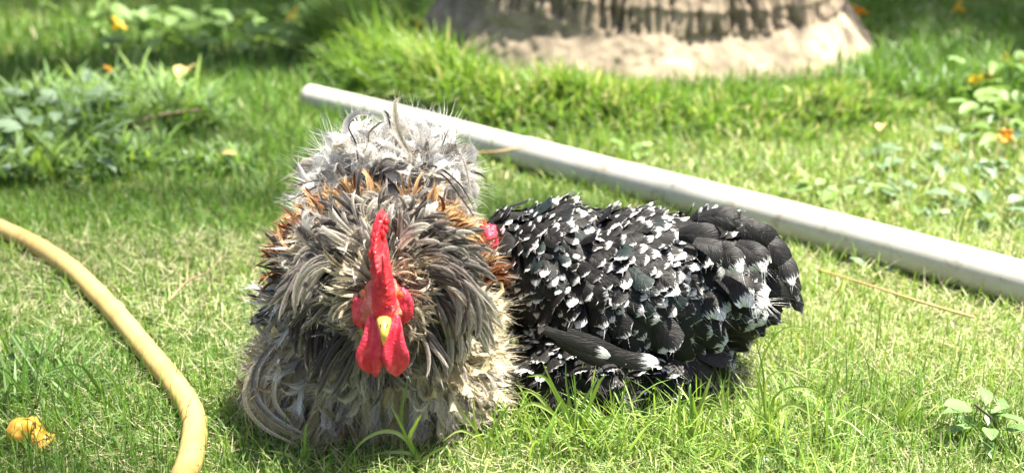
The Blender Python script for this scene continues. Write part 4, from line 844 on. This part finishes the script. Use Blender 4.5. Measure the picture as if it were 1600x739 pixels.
Vc, Fc = blob(AT(757, 358, 1.105), (0.006, 0.004, 0.006), lambda u, V: V + np.stack([0 * u[..., 0], 0 * u[..., 0], 0.003 * np.sin(u[..., 0] * 9) * (u[..., 2] > 0)], -1)); child('comb', Vc, Fc, M_COMB, hen)
child('beak', *[x for x in (lambda: (lambda v: v)(blob(AT(742, 385, 1.10), (0.010, 0.005, 0.005), None, 14, 10)))()], M_BEAK, hen)
foot(hen, A3(0.060, 1.035, 0.0), -2.6, 0.8); foot(hen, A3(0.105, 1.06, 0.0), -2.8, 0.8)

# ------------------------------------------------------------------ single long grass tufts in front of the birds
M_BLADE = leaf_mat('long_blade', 0.45, 0.35, 0.07)
def ribbon(P, w, col, nrm=(0, -1, 0.4), ns=4):
    c = catmull(P, ns); n = len(c); D = norm(np.gradient(c, axis=0)); Nn = norm(np.array(nrm, float)); S = norm(np.cross(D, Nn)); t = np.linspace(0, 1, n)
    W = w * np.clip(np.interp(t, [0, 0.15, 0.5, 0.85, 1], [0.7, 0.95, 1, 0.55, 0.03]), 0, 1)[:, None] * 0.5; fold = norm(np.cross(S, D)) * W * 0.35
    V = np.vstack([c - S * W + fold, c, c + S * W + fold]); F = [[k, n + k, n + k + 1, k + 1] for k in range(n - 1)] + [[n + k, 2 * n + k, 2 * n + k + 1, n + k + 1] for k in range(n - 1)]
    cc = np.tile(np.array(col), (3 * n, 1)); cc[n:2 * n] *= 1.2
    return V, [np.array(F)], cc
GR_L, GR_D, GR_Y = (0.26, 0.40, 0.06), (0.13, 0.25, 0.04), (0.36, 0.46, 0.11)
def tuft(root_px, label, blades_, w=0.0022, dY=0.0):
    b = G(*root_px); b[2] = gz(b[0], b[1]); t = empty('grass_tuft', tuple(b)); tag(t, label, 'grass tuft', 'long grass tufts in front of the birds')
    for k, (pts, wk, col) in enumerate(blades_):
        Y0 = b[1]; P = [b + A3((k % 3 - 1) * 0.002, 0, -0.004)] + [AT(x, y, Y0 + dY * i + 0.004 * math.sin(k * 2.1) * i) for i, (x, y) in enumerate(pts, 1)]
        V_, F_, c_ = ribbon(P, w * wk, np.array(col) * rng.uniform(0.85, 1.15)); V_[:, 2] = np.maximum(V_[:, 2], 0.003); child('blade', V_, F_, M_BLADE, t, {'col': c_})
tuft((668, 738), 'tall sprig of bright grass in front of the rooster with one arching blade', [([(640, 692), (622, 655), (608, 628)], 1.0, GR_L), ([(636, 690), (628, 645), (636, 600), (637, 572)], 1.1, GR_D), ([(641, 690), (650, 662), (659, 646)], 1.5, GR_L), ([(636, 688), (606, 673), (570, 686), (540, 721)], 1.6, GR_Y), ([(648, 711), (610, 706), (563, 713)], 1.6, GR_Y), ([(660, 720), (690, 700), (700, 702)], 1.0, GR_L)])
tuft((482, 738), 'small spread of light grass blades left of the rooster feet', [([(476, 700), (478, 668), (482, 660)], 1.0, GR_L), ([(455, 712), (415, 702)], 1.4, GR_Y), ([(500, 720), (519, 709)], 1.2, GR_L), ([(462, 730), (445, 706)], 1.0, GR_L), ([(470, 704), (492, 701)], 0.8, GR_Y)])
tuft((905, 700), 'dense bright tuft of grass in front of the hen breast', [([(880, 640), (852, 590), (822, 588)], 1.4, GR_L), ([(893, 640), (885, 600), (884, 562)], 1.0, GR_D), ([(900, 640), (898, 600), (896, 580)], 0.9, GR_D), ([(915, 650), (935, 600), (947, 584)], 1.6, GR_L), ([(908, 640), (925, 605), (934, 588)], 1.2, GR_D), ([(925, 665), (960, 690), (975, 700)], 1.3, GR_Y), ([(875, 655), (835, 630), (805, 645), (790, 670)], 1.5, GR_Y), ([(860, 640), (830, 612), (800, 618)], 1.4, GR_Y), ([(940, 655), (970, 655), (980, 660)], 1.4, GR_L), ([(890, 650), (868, 610), (845, 560)], 1.3, GR_L), ([(905, 660), (960, 668), (1000, 655), (1035, 652)], 1.3, GR_Y), ([(930, 680), (965, 650), (985, 655)], 1.2, GR_Y)])
tuft((1068, 705), 'upright bright grass tuft below the hen tail', [([(1085, 660), (1100, 620), (1112, 585)], 2.0, GR_Y), ([(1080, 650), (1078, 610), (1079, 598)], 1.3, GR_D), ([(1090, 660), (1085, 640), (1083, 614)], 1.6, GR_L), ([(1095, 670), (1120, 640), (1150, 655)], 1.4, GR_Y), ([(1050, 670), (1020, 655), (1000, 672)], 1.3, GR_Y), ([(1062, 660), (1062, 620), (1060, 608)], 1.2, GR_D), ([(1075, 660), (1096, 630), (1105, 600)], 1.3, GR_D)])
tuft((1045, 640), 'single broad grass blade leaning right across the hen', [([(1050, 595), (1075, 568), (1104, 562)], 1.7, GR_L), ([(1048, 600), (1085, 578), (1105, 585)], 0.8, GR_D)])
tuft((1200, 700), 'tall thin grass tuft with arching blades right of the hen', [([(1195, 640), (1192, 580), (1178, 520)], 0.9, GR_D), ([(1195, 640), (1185, 590), (1176, 565)], 1.2, GR_L), ([(1205, 650), (1240, 632), (1280, 660), (1300, 690)], 1.2, GR_Y), ([(1210, 620), (1260, 605), (1300, 628)], 1.1, GR_L), ([(1190, 660), (1165, 630), (1150, 640)], 1.2, GR_Y), ([(1196, 600), (1230, 580), (1290, 610)], 0.9, GR_Y), ([(1185, 590), (1215, 520), (1265, 515), (1310, 555)], 0.8, GR_L)])
tuft((1315, 612), 'fan of pale arching blades in the open grass at right', [([(1308, 585), (1302, 562)], 1.1, GR_Y), ([(1325, 590), (1360, 590), (1388, 615)], 1.1, GR_Y), ([(1298, 585), (1270, 575), (1250, 585)], 1.1, GR_Y), ([(1322, 596), (1350, 598), (1375, 620)], 0.9, GR_L)])
tuft((1410, 690), 'short upright yellow green grass sprig near the lower right', [([(1405, 650), (1403, 612)], 1.3, GR_Y), ([(1412, 650), (1440, 620), (1465, 610)], 1.0, GR_Y), ([(1408, 655), (1420, 632), (1428, 618)], 1.2, GR_L)])
tuft((170, 640), 'coarse dark green grass tuft beside the hose and fruit', [([(130, 600), (95, 560), (105, 520)], 1.1, GR_D), ([(110, 640), (50, 642), (0, 655)], 1.8, GR_D), ([(150, 600), (120, 570), (60, 585)], 1.4, GR_D), ([(185, 610), (165, 580), (150, 560)], 1.2, GR_L), ([(160, 650), (175, 620), (195, 600)], 1.2, GR_L)])
tuft((760, 720), 'spray of thin bright grass blades between the two birds', [([(745, 680), (740, 640), (742, 600)], 0.9, GR_Y), ([(770, 690), (800, 668), (830, 675)], 1.2, GR_Y), ([(752, 690), (720, 672), (690, 690)], 1.2, GR_Y), ([(765, 680), (790, 640), (800, 630)], 1.1, GR_L), ([(755, 690), (728, 650), (715, 640)], 1.1, GR_L)])
tuft((850, 722), 'low pale grass tuft at the lower middle edge', [([(830, 700), (800, 690), (770, 705)], 1.3, GR_Y), ([(860, 690), (862, 660), (870, 648)], 1.0, GR_Y), ([(875, 705), (905, 700), (940, 715)], 1.3, GR_Y), ([(845, 690), (840, 660), (828, 645)], 1.1, GR_L)])

# ------------------------------------------------------------------ broad-leaved weeds
def leaf_mesh(L_, W_, name, mat, cup=0.25, curl=0.3, wav=0.05, lob=0.0):
    K, ncol = 7, 5; V = []
    for k in range(K):
        t = k / (K - 1); w = W_ * 0.5 * np.interp(t, [0, 0.12, 0.4, 0.7, 0.9, 1], [0.06, 0.55, 1, 0.75, 0.35, 0.0]) * (1 + lob * math.sin(k * 2.6)); a = curl * t * 1.5
        for j in range(ncol):
            u = -1 + 2 * j / (ncol - 1); V.append((u * w, L_ * t * math.cos(a * 0.5), abs(u) * w * cup * 1.6 - L_ * math.sin(a) * t * 0.45 + wav * w * math.sin(k * 2 + j * 3)))
    F = [[k * ncol + j, k * ncol + j + 1, (k + 1) * ncol + j + 1, (k + 1) * ncol + j] for k in range(K - 1) for j in range(ncol - 1)]
    return mesh_np(name, np.array(V), [np.array(F)], mat)
M_WEED1 = leaf_mat('weed_leaf_green', 0.3, 0.4, 0.08, color=(0.15, 0.26, 0.085)); M_WEED2 = leaf_mat('weed_leaf_grey', 0.25, 0.5, 0.04, color=(0.15, 0.23, 0.13)); M_WEED3 = leaf_mat('weed_leaf_light', 0.35, 0.5, 0.03, color=(0.19, 0.31, 0.085))
M_WSTEM = flatmat('weed_stem', (0.07, 0.06, 0.03), 0.8, 100, 0.3)
LEAF = {m.name: [leaf_mesh(1, w, 'leaf', m, c, cu, 0.08, lb) for w, c, cu, lb in ((0.6, 0.2, 0.3, 0.03), (0.5, 0.35, 0.6, 0.05), (0.72, 0.15, 0.1, 0.04))] for m in (M_WEED1, M_WEED2, M_WEED3)}
def weed(px, py, label, mat, nl, L_, hgt, spread=1.0, group=None, seed=0, flat=False, stem=True, cat='weed'):
    r = np.random.default_rng(seed); b = G(px, py); b[2] = gz(b[0], b[1]); t = empty('leafy_weed', tuple(b)); tag(t, label, cat, group)
    if stem:
        P = catmull([A3(0, 0, -0.005), A3(r.normal(0, 0.1) * hgt, 0, hgt * 0.5), A3(r.normal(0, 0.12) * hgt, 0, hgt)], 4); V_, F_ = tube(P, np.linspace(0.0018, 0.0009, len(P)) * (L_ / 0.025), 7); link('stem', mesh_np('stem', V_, F_, M_WSTEM), t)
    for k in range(nl):
        o = link('leaf', LEAF[mat.name][r.integers(3)], t); az = k * 2.4 + r.normal(0, 0.3); f = (k + 0.5) / nl; zz = hgt * (0.25 + 0.75 * f) if not flat else hgt * r.random()
        rad = (L_ * 0.35 + spread * L_ * 1.1 * r.random() * (1 - 0.5 * f)) if not flat else spread * L_ * r.random() ** 0.5
        o.location = (math.cos(az) * rad * 0.6, math.sin(az) * rad * 0.6, zz); s = L_ * r.uniform(0.65, 1.2); o.scale = (s, s, s); o.rotation_euler = (r.normal(0.25 if not flat else 0.15, 0.3), r.normal(0, 0.25), az - math.pi / 2)
    return t
weed(1536, 696, 'broad leaved green weed with dark stem at lower right', M_WEED1, 14, 0.028, 0.042, 1.1, seed=3)
weed(1215, 735, 'small dark green leafy weed at the bottom edge', M_WEED1, 7, 0.021, 0.014, 0.9, seed=5)
weed(1308, 702, 'tiny two leafed weed in the grass near the bottom edge', M_WEED1, 3, 0.017, 0.018, 0.7, seed=6)
weed(326, 362, 'tiny clover like weed in the lawn left of the rooster', M_WEED1, 5, 0.018, 0.012, 0.9, seed=8)
weed(1360, 432, 'pair of pale grey leaves in front of the pipe', M_WEED2, 3, 0.028, 0.016, 0.5, seed=9)
gw = 'grey green weeds beyond the pipe'
for k, (px, py, L_, n_l, lab) in enumerate([(1425, 262, 0.05, 14, 'grey green leafy weed in the dry patch, topmost left of its cluster'), (1500, 272, 0.045, 12, 'grey green leafy weed in the dry patch, right of its twin'), (1385, 300, 0.045, 12, 'grey green weed patch nearest the palm above the pipe'),
                                       (1440, 325, 0.04, 10, 'low grey green weed close above the white pipe'), (1545, 345, 0.055, 14, 'large leaved grey green weed above the pipe at right'), (1590, 300, 0.05, 10, 'grey green weed at the right picture edge'), (1515, 225, 0.05, 5, 'few pale grey leaves alone in the dry grass'), (1270, 318, 0.035, 6, 'small light green weed touching the pipe above the hen'), (1310, 320, 0.04, 7, 'light green weed just above the pipe right of the hen')]):
    weed(px, py, lab, M_WEED3 if 'light green' in lab else M_WEED2, int(n_l * 1.7), L_ * 0.72, 0.03, 2.4, gw, 20 + k, flat=True, stem=False)
for k, (px, py, L_, n_l, lab) in enumerate([(1560, 150, 0.07, 16, 'light green large leaved plant at right edge, upper one'), (1590, 190, 0.07, 16, 'light green large leaved plant at right edge, middle one'), (1545, 200, 0.06, 12, 'light green large leaved plant left of the edge clump'), (1585, 235, 0.065, 12, 'light green large leaved plant at right edge, lower one')]):
    weed(px, py, lab, M_WEED3, int(n_l * 1.5), L_ * 0.7, 0.07, 2.3, 'light green plants at the right edge', 40 + k, flat=True, stem=False)
lg = 'pale ground cover plants at the back left'
pos = ['far left', 'second from left', 'third from left', 'fourth from left', 'fifth from left', 'sixth from left', 'seventh from left', 'eighth from left', 'right end']
for k, px in enumerate((150, 205, 255, 305, 350, 395, 440, 485, 525)):
    weed(px, 54 + (k % 3) * 17, 'pale broad leaved ground cover plant in the sunlit back strip, ' + pos[k], M_WEED3, 16, 0.06, 0.06, 2.2, lg, 60 + k, flat=True, stem=False, cat='ground cover')
weed(985, 245, 'small light green leafy plant behind the pipe in the middle', M_WEED3, 6, 0.024, 0.02, 1.6, seed=81, flat=True, stem=False)
for k, (px, py, lab) in enumerate([(25, 225, 'rough green weed at the left edge in the middle distance'), (120, 210, 'leafy weed inside the pale tussock at left'), (95, 268, 'leafy weed with a dark gap below the left tussock')]):
    weed(px, py, lab, M_WEED2, 34, 0.042, 0.075, 3.4, 'weeds in the left tussocks', 90 + k, flat=True, stem=False)

# ------------------------------------------------------------------ fallen flowers and leaves
M_PETAL = leaf_mat('yellow_petal', 0.35, 0.5, 0.03, color=(0.80, 0.50, 0.02)); M_WPETAL = leaf_mat('white_petal', 0.35, 0.5, 0.03, color=(0.8, 0.78, 0.7)); M_OPETAL = leaf_mat('orange_petal', 0.35, 0.5, 0.03, color=(0.72, 0.33, 0.03))
def flower_mesh(mat):
    V, F = [], []; nr, na = 7, 40
    for i in range(nr):
        t = i / (nr - 1); 
        for j in range(na):
            a = 2 * math.pi * j / na; lob = 0.6 + 0.4 * abs(math.cos(2.5 * a)) ** 0.6 if t > 0.5 else 1; r = np.interp(t, [0, 0.5, 0.8, 1], [0.10, 0.28, 0.75, 1.0]) * (lob if t > 0.8 else (1 + lob) / 2); V.append((r * math.cos(a), r * math.sin(a), np.interp(t, [0, 0.5, 0.8, 1], [0, 0.8, 1.15, 1.05]) + 0.08 * math.sin(5 * a + 1)))
    F = [[i * na + j, i * na + (j + 1) % na, (i + 1) * na + (j + 1) % na, (i + 1) * na + j] for i in range(nr - 1) for j in range(na)]
    return mesh_np('fallen_flower', np.array(V) * 0.5 - np.array([0, 0, 0.25]), [np.array(F)], mat)
FM = {'y': flower_mesh(M_PETAL), 'w': flower_mesh(M_WPETAL), 'o': flower_mesh(M_OPETAL)}
for k, (px, py, s, kind, lab) in enumerate([(180, 42, 0.05, 'y', 'yellow fallen flower in the sunlit grass at upper left'), (463, 28, 0.052, 'y', 'larger yellow fallen flower at the back, left of the palm'), (541, 15, 0.042, 'y', 'yellow fallen flower at the top edge left of the palm'), (657, 42, 0.035, 'y', 'yellow flower touching the left foot of the palm trunk'),
                                         (170, 114, 0.03, 'o', 'small orange flower in the shadow band at left'), (1340, 24, 0.05, 'o', 'orange yellow flower in the shade right of the palm'), (1308, 8, 0.045, 'y', 'yellow flower at the top edge against the palm trunk'), (1502, 15, 0.05, 'y', 'yellow flower at the top edge far right of the palm'), (1572, 215, 0.03, 'o', 'orange flower among the light green leaves at right edge'),
                                         (1525, 130, 0.032, 'y', 'yellow flower left of a pair beside the light green plants'), (1548, 124, 0.034, 'o', 'orange flower right of a pair beside the light green plants'), (1573, 96, 0.034, 'y', 'yellow flower highest by the light green plants at right'), (1478, 68, 0.032, 'w', 'white fallen flower in the tall grass right of the palm'), (1490, 55, 0.03, 'o', 'small orange flower just above the white one'), (1598, 100, 0.03, 'y', 'yellow flower cut by the right picture edge')]):
    p = G(px, py, 0.045); s *= 0.9; o = link('fallen_flower', FM[kind]); o.location = tuple(p); o.scale = (s, s, s); o.rotation_euler = (random.uniform(-1, 1), random.uniform(-1, 1), random.uniform(0, 6)); tag(o, lab, 'flower', 'fallen flowers')
p = AT(1120, 114, 2.36); o = link('fallen_flower', FM['y']); o.location = tuple(p); o.scale = (0.042, 0.03, 0.03); o.rotation_euler = (0.9, 0.2, 0.4); tag(o, 'yellow fallen flower resting against the sandy palm base', 'flower', 'fallen flowers')
M_DRYLEAF = leaf_mat('dry_leaf', 0.3, 0.5, 0.05, color=(0.55, 0.45, 0.17)); DL = leaf_mesh(1, 0.5, 'dry_leaf', M_DRYLEAF, 0.3, 0.6, 0.2)
for (px, py, s, lab) in [(297, 110, 0.09, 'pale yellow fallen leaf in the shadow band at left'), (345, 240, 0.03, 'small dry leaf in the lawn left of the rooster tail'), (1375, 205, 0.04, 'tan dry leaf in the grass right of the palm'), (905, 160, 0.035, 'dry leaf in the long grass before the palm'), (1022, 160, 0.03, 'tan dry leaf in the grass ring below the palm'), (1355, 135, 0.045, 'brown dry leaf beside the right flare of the palm')]:
    p = G(px, py, 0.03); o = link('fallen_leaf', DL); o.location = tuple(p); o.scale = (s, s, s); o.rotation_euler = (0.4, random.uniform(-.5, .5), random.uniform(0, 6)); tag(o, lab, 'leaf', 'fallen dry leaves')

# ------------------------------------------------------------------ fruit, stalks and twigs
fr = empty('fallen_fruit', tuple(G(48, 700))); tag(fr, 'squashed yellow fallen fruit with brown cracks in the lower left grass', 'fruit')
def m_fruit():
    m, N, L, B = new_mat('yellow_fruit_skin'); oc = objcoord(N); t = nz(N, L, 90, 5, 0.6, oc); v = N.new('ShaderNodeTexVoronoi'); v.feature = 'DISTANCE_TO_EDGE'; v.inputs['Scale'].default_value = 34
    dn = nz(N, L, 110, 3, 0.6, oc); mx = mix(N, L, 0.012, oc, dn.outputs['Color'], 'ADD'); L.new(mx, v.inputs['Vector'])
    c = ramp(N, L, t.outputs[0], [(0.25, (0.40, 0.16, 0.025)), (0.5, (0.62, 0.34, 0.035)), (0.75, (0.72, 0.47, 0.10))]); cr = ramp(N, L, v.outputs['Distance'], [(0.0, (0.10, 0.04, 0.015)), (0.035, (1, 1, 1))])
    L.new(mix(N, L, 1.0, c.outputs[0], cr.outputs[0], 'MULTIPLY'), B.inputs['Base Color']); B.inputs['Roughness'].default_value = 0.4; bump(N, L, B, cr.outputs[0], 0.6, 0.002); return m
M_FRUIT = m_fruit()
def frn(sd):
    def f(u, V):
        b = (n1(u[..., 0] * 2.2 + sd, u[..., 2] * 2.2 + sd) - 0.5) * 0.006 + (n2(u[..., 0] * 5 + sd, u[..., 1] * 5 + 9) - 0.5) * 0.003
        return V + u * b[..., None]
    return f
child('fruit_half', *blob(AT(42, 678, G(48, 700)[1]), (0.0155, 0.014, 0.0150), frn(3)), M_FRUIT, fr); child('fruit_half', *blob(AT(62, 692, G(48, 700)[1] - 0.004), (0.0145, 0.013, 0.0130), frn(13)), M_FRUIT, fr)
M_STALK = flatmat('dry_stalk', (0.40, 0.27, 0.11), 0.7, 120, 0.35); M_TWIG = flatmat('dry_twig', (0.34, 0.25, 0.15), 0.85, 120, 0.35)
P = catmull([G(1275, 420, 0.022), G(1350, 443, 0.024), G(1440, 472, 0.024), G(1523, 496, 0.02)], 6); V_, F_ = tube(P, np.linspace(0.0011, 0.0016, len(P)), 7)
o = link('dry_stalk', mesh_np('dry_stalk', V_, F_, M_STALK)); tag(o, 'thin straw coloured stalk lying on the grass right of the hen', 'stalk')
P = catmull([G(728, 240, PR + 0.012), G(770, 238, PR * 2 + 0.001), G(800, 233, PR * 2 + 0.003), G(826, 227, PR * 2 - 0.002)], 6); V_, F_ = tube(P, np.linspace(0.0022, 0.0012, len(P)), 7)
o = link('dry_stalk', mesh_np('dry_stalk', V_, F_, M_STALK)); tag(o, 'short brown stalk lying across the white pipe', 'stalk')
def twig(lab, chains, r0):
    b = G(*chains[0][0], 0.0); t = empty('dry_twig', tuple(b)); tag(t, lab, 'twig')
    for k, ch in enumerate(chains):
        P = catmull([G(x, y, z) for x, y, z in [(c[0], c[1], 0.014 + 0.012 * i) for i, c in enumerate(ch)]], 5); V_, F_ = tube(P, np.linspace(r0, r0 * 0.45, len(P)) * (0.7 if k else 1), 7); child('main_stem' if k == 0 else 'branch', V_, F_, M_TWIG, t)
twig('thin bare branching twig standing in the lawn left of the rooster', [[(262, 472), (292, 440), (325, 425), (345, 402)], [(292, 440), (293, 415), (291, 398)], [(300, 436), (325, 440), (345, 430)]], 0.0013)
twig('pale blurred stick lying in the lawn at the left middle distance', [[(160, 214), (205, 193), (255, 180), (312, 172)], [(205, 193), (225, 200), (245, 196)]], 0.005)
